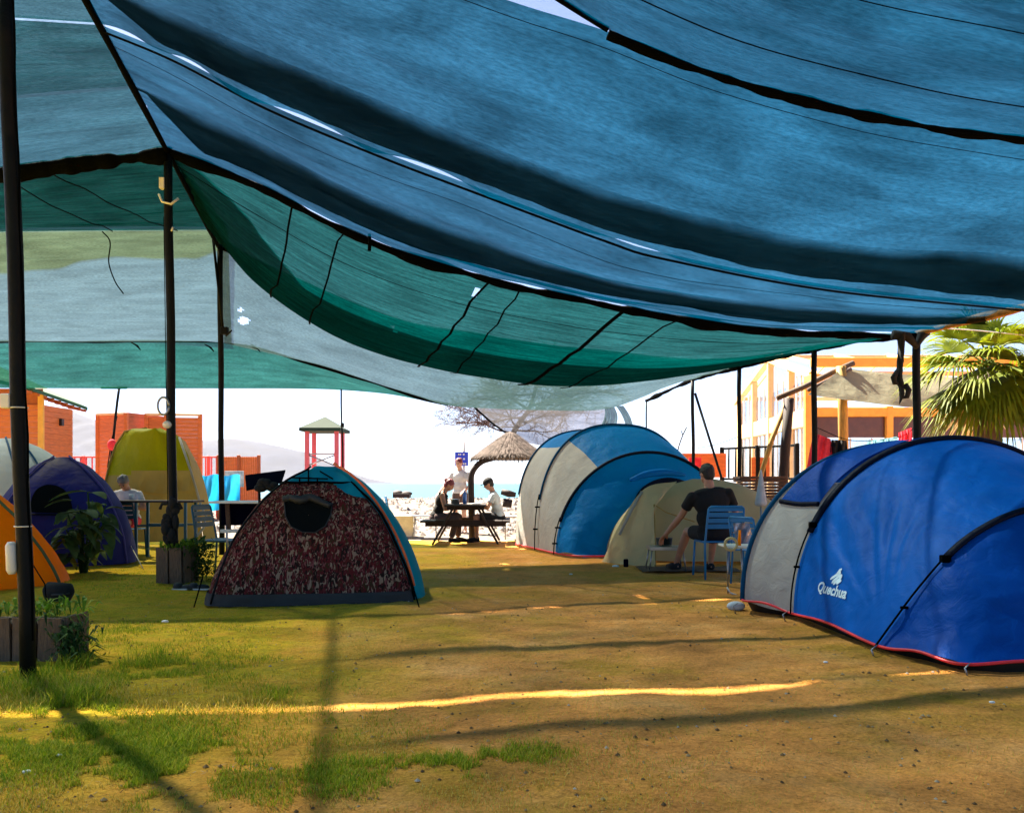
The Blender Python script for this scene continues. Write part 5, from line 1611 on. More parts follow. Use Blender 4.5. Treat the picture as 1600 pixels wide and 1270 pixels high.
lathe_thing('water_bottle', 'pale blue water bottle standing on the picnic table', 'bottle', (TX - .02, TD - .5, .756), [(0, 0), (.038, .003), (.038, .17), (.03, .21), (.013, .235), (.013, .26), (0, .262)], 'glass_bottle')
lathe_thing('cooking_pot', 'small metal pot on the picnic table before the woman', 'pot', (TX - .20, TD - .45, .756), [(0, 0), (.08, .003), (.085, .09), (.088, .092), (.08, .095), (0, .10)], 'tin')
lathe_thing('plate', 'white plate on the picnic table in front of the man', 'plate', (TX + .2, TD - .5, .756), [(0, 0), (.07, .002), (.11, .018), (.105, .02), (0, .008)], 'white_paint')
# dark bench and things on the right of the picnic table
def beach_stool():
    o = W(800, 820, 17.2)
    root = empty('beach_stool', (o.x, 17.2, 0), 'small white and black camping stool just left of the tunnel tent', 'stool')
    MB().box((o.x, 17.2, .46), (.34, .34, .04)).build('seat', M['white_paint'], root)
    for sx in (-1, 1):
        for sy in (-1, 1): MB().tube([(o.x + sx * .14, 17.2 + sy * .14, 0), (o.x + sx * .14, 17.2 + sy * .14, .45)], .014, 6).build('leg', M['steel'], root)
beach_stool()
tag(MB().tube([W(783, 768, 18.5), W(795, 771, 18.5), W(806, 773, 18.5)], [.06, .08, .05], 8).tube([W(786, 785, 18.5), W(800, 787, 18.5)], [.10, .09], 8).build('driftwood', M['wood_dark']), 'dark driftwood log on the pebbles left of the tunnel tent', 'log')
tag(MB().box(W(628, 774, 30), (.60, .5, .16)).ell(W(622, 770, 30), (.2, .2, .10)).ell(W(635, 771, 30), (.22, .2, .09)).build('boat_hull', M['wood_dark']), 'small dark upturned boat far down on the pebbles', 'boat')
def side_table():
    o = W(664, 805, 17.4)
    root = empty('folding_table', (o.x, 17.4, 0), 'low thin legged folding table behind the woman at the beach edge', 'table')
    MB().box((o.x, 17.4, .47), (.55, .4, .02)).build('tabletop', M['steel'], root)
    for sx in (-1, 1):
        MB().tube([(o.x + sx * .25, 17.22, 0), (o.x + sx * .2, 17.55, .46)], .010, 6).build('leg', M['steel'], root)
        MB().tube([(o.x + sx * .25, 17.58, 0), (o.x + sx * .2, 17.25, .46)], .010, 6).build('leg', M['steel'], root)
side_table()

# railing table in front of the lime tent
def rail_table():
    D = 12.6
    a = W(222, 783, D); b = W(298, 783, D)
    root = empty('rail_table', ((a.x + b.x) / 2, D, 0), 'narrow dark table on a teal metal frame around the second pole', 'table')
    MB().box(((a.x + b.x) / 2 - .1, D, a.z), (b.x - a.x + .45, .45, .03)).build('tabletop', M['wood_dark'], root)
    for x in (a.x, b.x):
        for y in (-.2, .2): MB().box((x, D + y, a.z / 2), (.04, .04, a.z - .03)).build('leg', M['teal_paint'], root)
    for y in (-.2, .2): MB().box(((a.x + b.x) / 2, D + y, .52), (b.x - a.x - .045, .028, .028)).build('rail', M['teal_paint'], root)
rail_table()
lathe_thing('cup', 'small white cup on the dark rail table', 'cup', W(206, 781, 12.55), [(0, 0), (.03, .002), (.04, .09), (.036, .09), (0, .02)], 'white_paint')

# blue tarp and dark boards behind the camo tent
tarp = []
for j in range(14):
    tarp.append([list(W(312 + i * 4.2, 742 + 4.2 * j + 1.5 * math.sin(i * .8 + j * .3), 17.5 + .12 * math.sin(i * .9 + j * .25))) for i in range(16)])
tag(grid_obj('tarpaulin', np.array(tarp), M['tarp_blue']), 'bright blue tarpaulin hanging beside the third pole', 'tarpaulin')
def white_table():
    D = 9.9
    o = W(372, 820, D)
    root = empty('camp_table', (o.x, D, 0), 'white edged camp table with a navy board, left of the camouflage tent', 'table')
    MB().box((W(378, 784, D).x, D, W(378, 784, D).z), (.62, .5, .025)).build('tabletop', M['white_paint'], root)
    MB().box((W(378, 802, D).x, D + .02, W(378, 803, D).z), (.50, .02, .27)).build('board', M['panel_navy'], root)
    MB().bar(W(355, 784, D - .05), W(358, 832, D - .05), .05, .03).build('upright', M['wood_brown'], root)
    MB().box((W(366, 829, D).x, D - .06, W(366, 829, D).z), (.28, .05, .04)).build('shelf_edge', M['white_paint'], root)
    for sx in (350, 400): MB().tube([(W(sx, 800, D).x, D + .1, 0), (W(sx, 800, D).x, D + .1, .9)], .014, 6).build('leg', M['steel'], root)
white_table()
def solar():
    D = 9.3
    root = empty('solar_panel', W(412, 770, D), 'tilted dark solar panel propped behind the left side of the camouflage tent', 'solar panel')
    a, b, c, d = W(383, 742, D), W(446, 734, D + .1), W(440, 752, D - .25), W(385, 764, D - .3)
    n = Vector((0, 0, -.02)); V = [a, b, c, d, a + n, b + n, c + n, d + n]
    MB().add(V, [(0, 1, 2, 3), (7, 6, 5, 4), (0, 4, 5, 1), (1, 5, 6, 2), (2, 6, 7, 3), (3, 7, 4, 0)], True).build('panel', M['panel_navy'], root)
    MB().tube([W(405, 757, D - .15), (W(408, 800, D).x, D, 0)], .015, 6).build('prop', M['pole'], root)
    bg = MB()
    for k in range(12): bg.ell(W(405 + rng.random() * 24, 752 + rng.random() * 12, D - .3), (.06, .05, .04), nu=8, nv=6)
    bg.build('cloth', M['cloth_black'], root)
solar()

# folding table right, by the grey end of the big tent
def fold_table():
    D = 8.7
    root = empty('folding_table', (W(1160, 850, D).x, D, 0), 'white folding table with thin steel legs beside the grey side of the big blue tent', 'table')
    a = W(1133, 853, D)
    MB().box((a.x + .22, D + .05, a.z), (.46, .42, .018)).build('tabletop', M['white_paint'], root)
    for px in (1136, 1157):
        p = W(px, 850, D - .1)
        MB().tube([Vector((p.x, D - .12, a.z)), Vector((p.x + (.0 if px == 1136 else .02), D - .14, .02))], .009, 8).build('leg', M['steel'], root)
    MB().tube([W(1136, 917, D - .14), W(1141, 926, D - .16), W(1150, 929, D - .14), W(1157, 932, D - .14)], .009, 6).build('brace', M['white_paint'], root)
    for px in (1176, 1180): 
        p = W(px, 850, D + .2); MB().tube([Vector((p.x, D + .22, a.z)), Vector((p.x, D + .22, .02))], .009, 8).build('leg', M['steel'], root)
fold_table()
o_ = W(1142, 850, 8.52)
ring = MB().tube([o_ + Vector((.062 * math.cos(a), 0, .062 * math.sin(a))) for a in np.linspace(0, 6.283, 20)], .014, 8)
tag(ring.build('tape_roll', M['t_beige']), 'pale roll hanging at the corner of the white folding table', 'roll')
tag(MB().tube([W(1155, 852, 8.6), W(1156, 828, 8.6)], [.02, .012], 8).build('candle', M['t_orange']), 'orange and white candle like stick standing on the folding table', 'stick')
bagv = []
for j in range(10):
    bagv.append([list(W(1150 + 26 * t - (8 - j) * .6, 817 + j * 3.6, 8.75 - .12 * math.sin(math.pi * t) + .02 * math.sin(9 * t + j))) for t in np.linspace(0, 1, 14)])
tag(grid_obj('plastic_bag', np.array(bagv), varmat('clear_bag', (.10, .13, .22), .15, var=.5, bump=1.0, bscale=14)), 'crumpled dark translucent bag on the folding table', 'bag')
tag(MB().ell(GP(1150, 950) + Vector((0, 0, .02)), (.085, .06, .045)).build('stone', M['tee_grey']), 'pale stone beside the grey corner of the big blue tent', 'stone')

# cooking corner left of the seated man
def stove():
    p = GP(1040, 882); D = p.y - .4
    root = empty('camp_stove', (W(1040, 850, 11).x, 11, 0), 'low camp stove with a blackened pot by the beige tent', 'stove')
    c = Vector((W(1040, 850, 11).x, 11, 0))
    MB().box(c + Vector((0, 0, .30)), (.46, .32, .05)).build('body', M['tin'], root)
    MB().lathe(c + Vector((-.02, 0, .335)), [(0, 0), (.10, .003), (.11, .09), (.115, .095), (0, .10)], 20).build('pot', M['plastic_black'], root)
    for sx in (-1, 1):
        for sy in (-1, 1): MB().tube([c + Vector((sx * .2, sy * .13, .28)), c + Vector((sx * .24, sy * .15, 0))], .010, 6).build('leg', M['steel'], root)
stove()
rug = []
for j in range(8):
    rug.append([list(Vector((W(1000, 880, 10.9).x + 1.3 * i / 15, 10.7 + .65 * j / 7, .012 + .015 * abs(math.sin(i * .7 + j))))) for i in range(16)])
tag(grid_obj('rug', np.array(rug), M['wood_brown']), 'dark red brown rug spread on the ground before the beige tent', 'rug')
lathe_thing('drink_can', 'blue and white drink can on the ground before the beige tent', 'can', GP(978, 886), [(0, 0), (.03, .002), (.034, .01), (.034, .10), (.028, .112), (0, .112)], 'panel_navy')
tag(MB().ell(GP(962, 886) + Vector((0, 0, .015)), (.05, .04, .02)).build('litter', M['white_paint']), 'crumpled white scrap near the blue drink can', 'litter')
def stack():
    D = 14.4
    root = empty('board_stack', (W(1187, 765, D).x, D, 0), 'stack of brown boards behind the man in the black shirt', 'boards')
    for k in range(9):
        z = W(0, 786, D).z + k * .055 - .3
        MB().box((W(1188, 765, D).x + rng.uniform(-.03, .03), D, z + .3), (.80, .5, .045), Matrix.Rotation(rng.uniform(-.03, .03), 3, 'Z')).build('board', M['wood_brown'], root)
    for sx in (-.3, .3): MB().box((W(1188, 765, D).x + sx, D, .38), (.08, .4, .76)).build('trestle', M['wood_brown'], root)
stack()
def umbrella():
    D = 11.2
    root = empty('folded_umbrella', (W(1190, 790, D).x, D, 0), 'folded white sun umbrella behind the big blue tent', 'umbrella')
    MB().lathe(W(1189, 792, D), [(.0, .0), (.07, .02), (.085, .05), (.05, .25), (.018, .46), (.008, .50), (0, .505)], 10).build('canopy', M['tee_grey'], root)
    MB().tube([(W(1189, 790, D).x, D, 0), (W(1189, 790, D).x, D, 1.0)], .014, 8).build('pole', M['steel'], root)
umbrella()

# washing line with towels
D = 13.0
tag(MB().tube([Vector(p) for p in catmull([W(1276, 668, D), W(1330, 688, D), W(1400, 684, D), W(1430, 668, D)], 24)], .006, 5).build('washing_line', M['rope_dark']), 'thin washing line strung between two right poles', 'line')
def towel(pts, mat, label):
    rows = [[list(W(x, y, D + .05 * math.sin(i * 1.3 + j))) for i, (x, y) in enumerate(zip(np.linspace(r[0][0], r[1][0], 12), np.linspace(r[0][1], r[1][1], 12)))] for j, r in enumerate(pts)]
    tag(grid_obj('towel', surf([[Vector(p) for p in r] for r in rows], 24, 16), M[mat]), label, 'towel', 'washing on the line')
towel([((1272, 676), (1298, 686)), ((1266, 700), (1300, 706)), ((1260, 735), (1296, 735))], 'cloth_red', 'coral red towel hanging at the left end of the washing line')
towel([((1299, 687), (1323, 688)), ((1297, 705), (1324, 703)), ((1296, 730), (1324, 728))], 'cloth_black', 'black garment hanging next to the coral towel')
towel([((1355, 690), (1402, 682)), ((1354, 697), (1402, 692)), ((1354, 712), (1402, 708))], 'cloth_cyan', 'pale cyan cloth hanging in the middle of the washing line')
towel([((1404, 676), (1424, 668)), ((1404, 686), (1425, 684)), ((1406, 700), (1424, 700))], 'cloth_red', 'small crimson cloth at the right end of the washing line')

# planters and plants
def leafy(V, F, c, n, R, hl, w, up=.5, seed=0):
    for k in range(n):
        a = rng.random() * 6.283; el = rng.uniform(.1, 1.3); L_ = hl * rng.uniform(.6, 1.2)
        o = Vector((rng.gauss(0, R[0]), rng.gauss(0, R[1]), rng.uniform(0, R[2]))) + c
        d = Vector((math.cos(a) * math.cos(el), math.sin(a) * math.cos(el), math.sin(el) * up + .1)).normalized()
        s = d.cross(Vector((0, 0, 1))).normalized() * w * rng.uniform(.6, 1.2)
        m1 = o + d * L_ * .5 + Vector((0, 0, .02)); t = o + d * L_ - Vector((0, 0, L_ * .25))
        b = len(V); V += [o, m1 + s, t, m1 - s, m1 + Vector((0, 0, -.1 * w))]
        F += [(b, b + 1, b + 4), (b + 1, b + 2, b + 4), (b + 2, b + 3, b + 4), (b + 3, b, b + 4)]
M['leaf_bright'] = grass_mat('leaf_bright', [(0, (.05, .13, .012)), (.5, (.12, .24, .015)), (.9, (.26, .36, .03)), (1, (.36, .28, .06))])
M['leaf_dark'] = grass_mat('leaf_dark', [(0, (.015, .05, .015)), (.6, (.04, .10, .02)), (1, (.10, .18, .03))])
def planter(name_label, x0, x1, y0, y1, h, plant_label, dens, seed, zoff=0.0):
    root = empty('planter', ((x0 + x1) / 2, (y0 + y1) / 2, 0), name_label, 'planter', 'plank planters')
    n = max(2, int((x1 - x0) / .16))
    for k in range(n):
        xa = x0 + (x1 - x0) * (k + .5) / n
        MB().box((xa, y0, h / 2 - .02 + rng.uniform(-.01, .01)), ((x1 - x0) / n - .018, .022, h), Matrix.Rotation(rng.uniform(-.03, .03), 3, 'Y')).build('plank', M['wood_grey'], root)
    n2 = max(2, int((y1 - y0) / .18))
    for k in range(n2):
        ya = y0 + .02 + (y1 - y0) * (k + .5) / n2
        MB().box((x1 + .002, ya, h / 2 - .02 + rng.uniform(-.01, .01)), (.022, (y1 - y0) / n2 - .016, h), Matrix.Rotation(rng.uniform(-.03, .03), 3, 'X')).build('plank', M['wood_grey'], root)
    MB().box(((x0 + x1) / 2, (y0 + y1) / 2, h * .42), (x1 - x0 - .05, y1 - y0 - .05, h * .82)).build('soil', M['wood_brown'], root)
    V = []; F = []
    for k in range(dens):
        leafy(V, F, Vector((rng.uniform(x0 + .05, x1 + .02), rng.uniform(y0 + .03, y1), h * .8)), 9, (.04, .04, .05), .16, .012, up=1.1)
    t = pyd('planter_greens', V, F, M['leaf_bright'], smooth=False)
    tag(t, plant_label, 'plants', 'greens in the planters')
g0 = GP(0, 1035); g1 = GP(98, 1030)
planter('weathered plank planter at the left edge behind the nearest pole', g1.x - 1.5, g1.x, g1.y, g1.y + .30, .29, 'grassy green leaves spilling from the left edge planter', 70, 1)
ga = GP(243, 912); gb = GP(285, 912)
planter('small plank planter standing before the second pole', ga.x, gb.x, ga.y, ga.y + .45, .44, 'light green leaves in the small planter before the second pole', 34, 2)
def bush(label, c, n, R, hl, w, mat, name='plant', cat='plant', stem=0.0, up=.5):
    root = empty(name, c, label, cat)
    V = []; F = []; leafy(V, F, Vector(c), n, R, hl, w, up)
    pyd('leaves', V, F, M[mat], root, smooth=False)
    b = MB()
    for k in range(5):
        b.tube([Vector(c) + Vector((rng.uniform(-.02, .02), rng.uniform(-.02, .02), -.02 - 0)), Vector(c) + Vector((rng.gauss(0, R[0] * .5), rng.gauss(0, R[1] * .5), R[2] * .5)), Vector(c) + Vector((rng.gauss(0, R[0]), rng.gauss(0, R[1]), R[2] * rng.uniform(.8, 1.05)))], [.012, .009, .005], 6)
    b.build('stem', M['leaf_dark'], root)
bush('tangle of dark weeds at the right corner of the left edge planter', GP(116, 1030), 170, (.06, .08, .22), .13, .012, 'leaf_dark', 'weeds', 'weeds')
bush('dark bushy weeds beside the small planter', GP(300, 908) + Vector((0, .15, 0)), 420, (.10, .12, .45), .13, .018, 'leaf_dark', 'weeds', 'weeds')
# tall plant with broad leaves before the indigo tent
def broad_plant():
    c = GP(132, 898)
    root = empty('leafy_plant', c, 'tall dark plant with broad drooping leaves in front of the indigo tent', 'plant')
    stems = MB(); V = []; F = []
    def leaf(o, d, L_, w, droop):
        n = 7; b = len(V); s = d.cross(Vector((0, 0, 1))).normalized()
        for k in range(n):
            t = k / (n - 1); ww = w * math.sin(math.pi * min(1, t * .92 + .06)) ** .7
            p = o + d * (L_ * t) - Vector((0, 0, droop * t * t * L_))
            V.extend([p - s * ww + Vector((0, 0, ww * .25)), p, p + s * ww + Vector((0, 0, ww * .25))])
        for k in range(n - 1):
            q = b + k * 3; F.extend([(q, q + 1, q + 4, q + 3), (q + 1, q + 2, q + 5, q + 4)])
    for k in range(12):
        a = rng.random() * 6.283; top = c + Vector((math.cos(a) * rng.uniform(.05, .34), math.sin(a) * .22, rng.uniform(.35, .95)))
        stems.tube([c + Vector((rng.uniform(-.05, .05), 0, 0)), c.lerp(top, .5) + Vector((0, 0, .08)), top], [.012, .010, .006], 6)
        for q in range(10):
            aa = rng.random() * 6.283
            leaf(top - Vector((0, 0, rng.uniform(0, .4))), Vector((math.cos(aa), math.sin(aa), rng.uniform(-.2, .5))).normalized(), rng.uniform(.16, .30), rng.uniform(.04, .075), rng.uniform(.4, 1.0))
    # two big pale leaves on top
    for (px, py, dx, L_) in ((135, 768, -.9, .42), (112, 782, -.7, .3), (125, 798, .5, .34), (140, 770, .8, .26), (128, 800, -.6, .28)):
        leaf(W(px, py, c.y - .1), Vector((dx, -.3, .05)).normalized(), L_, .10, .35)
    stems.tube([c, W(142, 850, c.y), W(140, 800, c.y), W(137, 768, c.y)], [.018, .016, .014, .008], 8)
    stems.build('stem', M['leaf_dark'], root)
    pyd('leaves', V, F, M['leaf_mid'], root)
M['leaf_mid'] = varmat('leaf_mid', (.035, .085, .022), .6, var=.6, scale=5, trans=.3, col2=(.10, .17, .03))
broad_plant()
def duffel():
    c = GP(92, 940)
    root = empty('duffel_bag', c, 'black and grey bag lying at the corner of the orange tent', 'bag')
    MB().tube([c + Vector((-.13, 0, .09)), c + Vector((-.1, 0, .10)), c + Vector((.1, 0, .09)), c + Vector((.13, 0, .08))], [.05, .095, .09, .04], 14).build('body', M['cloth_black'], root)
    MB().tube([c + Vector((-.02, -.09, .08)), c + Vector((.08, -.095, .085)), c + Vector((.13, -.05, .09))], .010, 6).build('strap', M['grey_cloth'], root)
duffel()
for k, (px, rz, lab) in enumerate(((287, .3, 'left shoe of the grey pair beside the camouflage tent'), (311, .1, 'right shoe of the grey pair beside the camouflage tent'))):
    c = GP(px, 921); R = Matrix.Rotation(rz, 3, 'Z')
    root = empty('shoe', c, lab, 'shoe', 'pair of shoes')
    MB().ell(c + Vector((-.06, 0, .035)), (.055, .042, .045)).ell(c + Vector((.04, 0, .028)), (.075, .038, .032)).build('upper', M['grey_cloth'], root)
    MB().box(c + Vector((0, 0, .008)), (.23, .075, .016)).build('sole', M['white_plastic'], root)
for k, (px, py, s, lab) in enumerate(((42, 1215, .014, 'tiny white scrap in the near left grass'), (258, 976, .022, 'flat white scrap on the turf left of the camouflage tent'), (1550, 1104, .012, 'tiny white scrap at the near right on bare dirt'), (892, 900, .018, 'thin pale scrap on the dirt in mid pitch'), (93, 1188, .01, 'tiny pale scrap among the near left grass blades'), (1290, 1040, .012, 'small white pebble by the big blue tent'))):
    c = GP(px, py); tag(MB().ell(c + Vector((0, 0, s * .4 + .02)), (s * 1.4, s, s * .5), nu=8, nv=5).build('litter', M['white_paint']), lab, 'litter')
# ------------------------------------------------------------------ buildings, fences, tower, parasol, trees
M['orange_wood'] = varmat('orange_wood', (.62, .15, .025), .6, var=.2, stretch=(1, 1, 6), scale=4)
M['orange_dark'] = varmat('orange_dark', (.40, .09, .02), .6, var=.2)
M['amber_wood'] = varmat('amber_wood', (.82, .40, .06), .6, var=.12)
M['peach_wood'] = varmat('peach_wood', (.80, .50, .24), .6, var=.12)
M['roof_green'] = varmat('roof_green', (.02, .09, .04), .8, var=.25)
M['roof_sage'] = varmat('roof_sage', (.010, .030, .016), .9, var=.2)
M['pink_rail'] = varmat('pink_rail', (.62, .10, .12), .5, var=.1)
M['sign_blue'] = varmat('sign_blue', (.02, .05, .62), .4, var=.05)
M['window_dark'] = varmat('window_dark', (.09, .035, .02), .3, var=.2)
def glass_mat():
    m, nt, out = newmat('pane_glass'); L = nt.links.new
    g = nd(nt, 'ShaderNodeBsdfGlossy', Roughness=.05); g.inputs[0].default_value = (.8, .85, .9, 1)
    t = nd(nt, 'ShaderNodeBsdfTransparent'); t.inputs[0].default_value = (.80, .84, .88, 1)
    n = nd(nt, 'ShaderNodeTexNoise', Scale=2.0); f = nd(nt, 'ShaderNodeMapRange'); f.inputs['To Min'].default_value = .22; f.inputs['To Max'].default_value = .34
    L(n.outputs['Fac'], f.inputs[0]); ms = nd(nt, 'ShaderNodeMixShader'); L(f.outputs[0], ms.inputs[0]); L(t.outputs[0], ms.inputs[1]); L(g.outputs[0], ms.inputs[2]); L(ms.outputs[0], out.inputs[0]); return m
M['glass'] = glass_mat()

def hut():
    D = 21.0
    x1 = W(64, 700, D).x; x0 = x1 - 5
    zt = W(0, 632, D).z
    root = empty('wooden_hut', ((x0 + x1) / 2, D + 1.5, 0), 'orange board hut with a green roof at the left edge', 'hut')
    b = MB(); n = 22
    for k in range(n):
        z = (k + .5) * zt / n
        b.box(((x0 + x1) / 2, D, z), (x1 - x0, .05, zt / n - .004)); b.box((x1, D + .75, z), (.05, 1.45, zt / n - .004))
    b.build('wall', M['orange_wood'], root)
    cor = W(64, 650, D).x
    for x in (x1 + .03,): MB().box((x, D - .045, zt / 2 + .15), (.14, .07, zt + .3)).build('corner_post', M['amber_wood'], root)
    # roof: eave slopes down to the right
    e0 = W(-160, 604, D - .7); e1 = W(52, 606, D - .7); e2 = W(137, 636, D + 2.0); e3 = Vector((e1.x - 3.2, D + 2.2, e1.z + 1.2)); e4 = Vector((e1.x - 3.2, D - .7, e1.z + .75))
    V = [e4, e1, e2, e3]
    Vb = [v - Vector((0, 0, .09)) for v in V]
    MB().add(V + Vb, [(0, 1, 2, 3), (7, 6, 5, 4), (0, 4, 5, 1), (1, 5, 6, 2), (2, 6, 7, 3), (3, 7, 4, 0)], True).build('roof', M['roof_green'], root)
    for k in range(9):
        q = e1.lerp(e2, k / 8) - Vector((.04, 0, .11)); MB().bar(q, q + Vector((-.5, 0, .11)), .06, .07).build('rafter', M['orange_dark'], root)
    MB().box(((x0 + x1) / 2, D + .08, zt + .2), (x1 - x0, .06, .42)).build('fascia', M['orange_dark'], root)
    MB().box((x1 + .06, D + .85, 2.75), (.08, .12, .18)).build('wall_lamp', M['plastic_black'], root)
hut()
def screen():
    D = 25.0
    root = empty('slatted_screen', (W(231, 700, D).x, D, 0), 'orange slatted beach cabin behind the lime tent', 'cabin')
    def face(pa, pb, ya, yb, ztop):
        b = MB(); a = Vector(pa); c = Vector(pb)
        for k in range(26):
            z = (k + .5) * ztop / 26; b.bar((a.x, ya, z), (c.x, yb, z), .04, ztop / 26 - .003)
        return b
    xl = W(153, 700, D).x; xm = W(207, 700, D).x; xr = W(311, 700, D).x; xm2 = W(232, 700, D).x
    z1 = W(0, 649, D).z
    face((xl, 0, 0), (xm, 0, 0), D, D - .4, z1).build('wall', M['orange_wood'], root)
    face((xm2, 0, 0), (xr, 0, 0), D - .1, D + .1, z1 - .06).build('wall', M['orange_wood'], root)
    face((xm, 0, 0), (xm2, 0, 0), D - .4, D + 1.2, z1 + .06).build('wall', M['orange_dark'], root)
    for x, y in ((xl, D), (xm, D - .42), (xm2, D - .12), (xr, D + .1), (W(262, 0, D).x, D - .1)):
        MB().box((x, y, z1 / 2), (.11, .11, z1 + .1)).build('post', M['orange_wood'], root)
    for (a, b_, ya, yb) in ((xl, xm, D, D - .4), (xm2, xr, D - .1, D + .1)):
        MB().bar((a, ya - .02, z1 + .02), (b_, yb - .02, z1 + .02), .12, .07).build('top_rail', M['peach_wood'], root)
screen()
def railing(label, p0, p1, D0, D1, ztop, zbot, step, mat, cat='railing'):
    a = Vector((W(p0, 0, D0).x, D0, 0)); b = Vector((W(p1, 0, D1).x, D1, 0))
    root = empty('railing', a, label, cat)
    n = max(2, int((b - a).length / step))
    bb = MB()
    for k in range(n + 1):
        p = a.lerp(b, k / n); bb.tube([p + Vector((0, 0, zbot)), p + Vector((0, 0, ztop))], .022, 6)
    bb.build('balusters', M[mat], root)
    MB().bar(a + Vector((0, 0, ztop)), b + Vector((0, 0, ztop)), .06, .05).build('top_rail', M[mat], root)
    MB().bar(a + Vector((0, 0, zbot)), b + Vector((0, 0, zbot)), .05, .05).build('bottom_rail', M[mat], root)
    for t in (0, .5, 1):
        p = a.lerp(b, t); MB().box(p + Vector((0, 0, ztop / 2)), (.09, .09, ztop + .08)).build('post', M[mat], root)
z26 = lambda y, D=26: W(0, y, D).z
railing('pink red railing between the hut and the slatted cabin', 108, 153, 25.5, 25.5, z26(714, 25.5), z26(757, 25.5), .17, 'pink_rail')
railing('pink red railing just right of the slatted cabin', 312, 340, 25.5, 25.5, z26(714, 25.5), z26(757, 25.5), .17, 'pink_rail')
def panel_fence():
    D = 24.5
    a = W(342, 0, D).x; b = W(405, 0, D).x; zt = z26(714, D)
    root = empty('board_fence', ((a + b) / 2, D, 0), 'orange board fence section above the white table', 'fence')
    for (x0, x1) in ((a, (a + b) / 2), ((a + b) / 2, b)):
        m = MB(); n = 9
        for k in range(n): m.box((x0 + (x1 - x0) * (k + .5) / n, D, (zt - .08) / 2 + .1), ((x1 - x0) / n - .008, .03, zt - .1))
        m.build('panel', M['orange_wood'], root)
    for x in (a, (a + b) / 2, b): MB().box((x, D - .03, zt / 2 + .03), (.09, .08, zt + .06)).build('post', M['orange_dark'], root)
panel_fence()
def art_board():
    tag(MB().box(W(366, 748, 22), (.5, .03, .42)).build('notice_board', M['tarp_pale']), 'small pale blue board on the orange fence right of the third pole', 'board')
M['tarp_pale'] = varmat('board_pale', (.12, .40, .60), .6, var=.5, scale=5, col2=(.65, .70, .75))
art_board()
def tower():
    D = 34.0
    z = lambda y: W(0, y, D).z
    xl, xr = W(480, 0, D).x, W(526, 0, D).x
    root = empty('lifeguard_tower', ((xl + xr) / 2, D, 0), 'slim red lifeguard tower with a pale green hipped roof', 'tower')
    for x in (xl, xr):
        for y in (D, D + 1.2): MB().box((x, y, z(668) / 2), (.17, .17, z(668))).build('post', M['pink_rail'], root)
    cx = (xl + xr) / 2
    hw = (W(535, 0, D).x - W(471, 0, D).x) / 2
    V = [(cx - hw, D - .4, z(669)), (cx + hw, D - .4, z(669)), (cx + hw, D + 1.6, z(669)), (cx - hw, D + 1.6, z(669)), (cx, D + .6, z(649))]
    V += [(a, b, c - .13) for a, b, c in V[:4]]
    MB().add(V, [(0, 1, 4), (1, 2, 4), (2, 3, 4), (3, 0, 4), (0, 5, 6, 1), (1, 6, 7, 2), (2, 7, 8, 3), (3, 8, 5, 0), (5, 8, 7, 6)], True).build('roof', M['roof_sage'], root)
    MB().box((cx, D, z(709)), (xr - xl, .07, .06)).box((cx, D, z(736)), (xr - xl + .2, .1, .12)).build('rail', M['steel'], root)
    MB().tube([(xl, D - .02, z(710)), (xr, D - .02, z(728))], .03, 6).tube([(xl, D - .04, z(728)), (xr, D - .04, z(710))], .03, 6).build('cross_brace', M['steel'], root)
    MB().box((cx, D + .6, z(738)), (xr - xl, 1.2, .08)).build('platform', M['orange_wood'], root)
tower()
def sign():
    D = 24.0
    c = W(721.5, 717, D)
    root = empty('beach_sign', (W(724, 700, D).x, D, 0), 'blue sign with white lines of writing on a pale post', 'sign')
    MB().tube([(W(724, 0, D).x, D, 0), W(724, 690, D)], .055, 8).build('post', M['white_paint'], root)
    bd = MB().box((c.x, D - .08, c.z), (.38, .03, .40)).build('board', M['sign_blue'], root)
    # three rows of short blocky characters, as the far away sign shows them
    m = MB()
    s = .0185
    for (px, py, w, h) in ((716.8, 709.9, 2.2, 2.6), (719.5, 709.9, 2.2, 2.6), (724.5, 709.8, 3.0, 2.6), (717.3, 716.8, 2.0, 3.4), (720.2, 716.8, 2.4, 3.4), (725.0, 716.9, 3.2, 2.8), (724.5, 724.6, 1.8, 3.4), (727.3, 724.6, 2.4, 3.4), (718.5, 724.6, 4.0, 3.0)):
        q = W(px, py, D - .1); m.box((q.x, D - .100, q.z), (w * s * .9, .008, h * s * .9))
    m.build('lettering', M['white_paint'], bd)
sign()
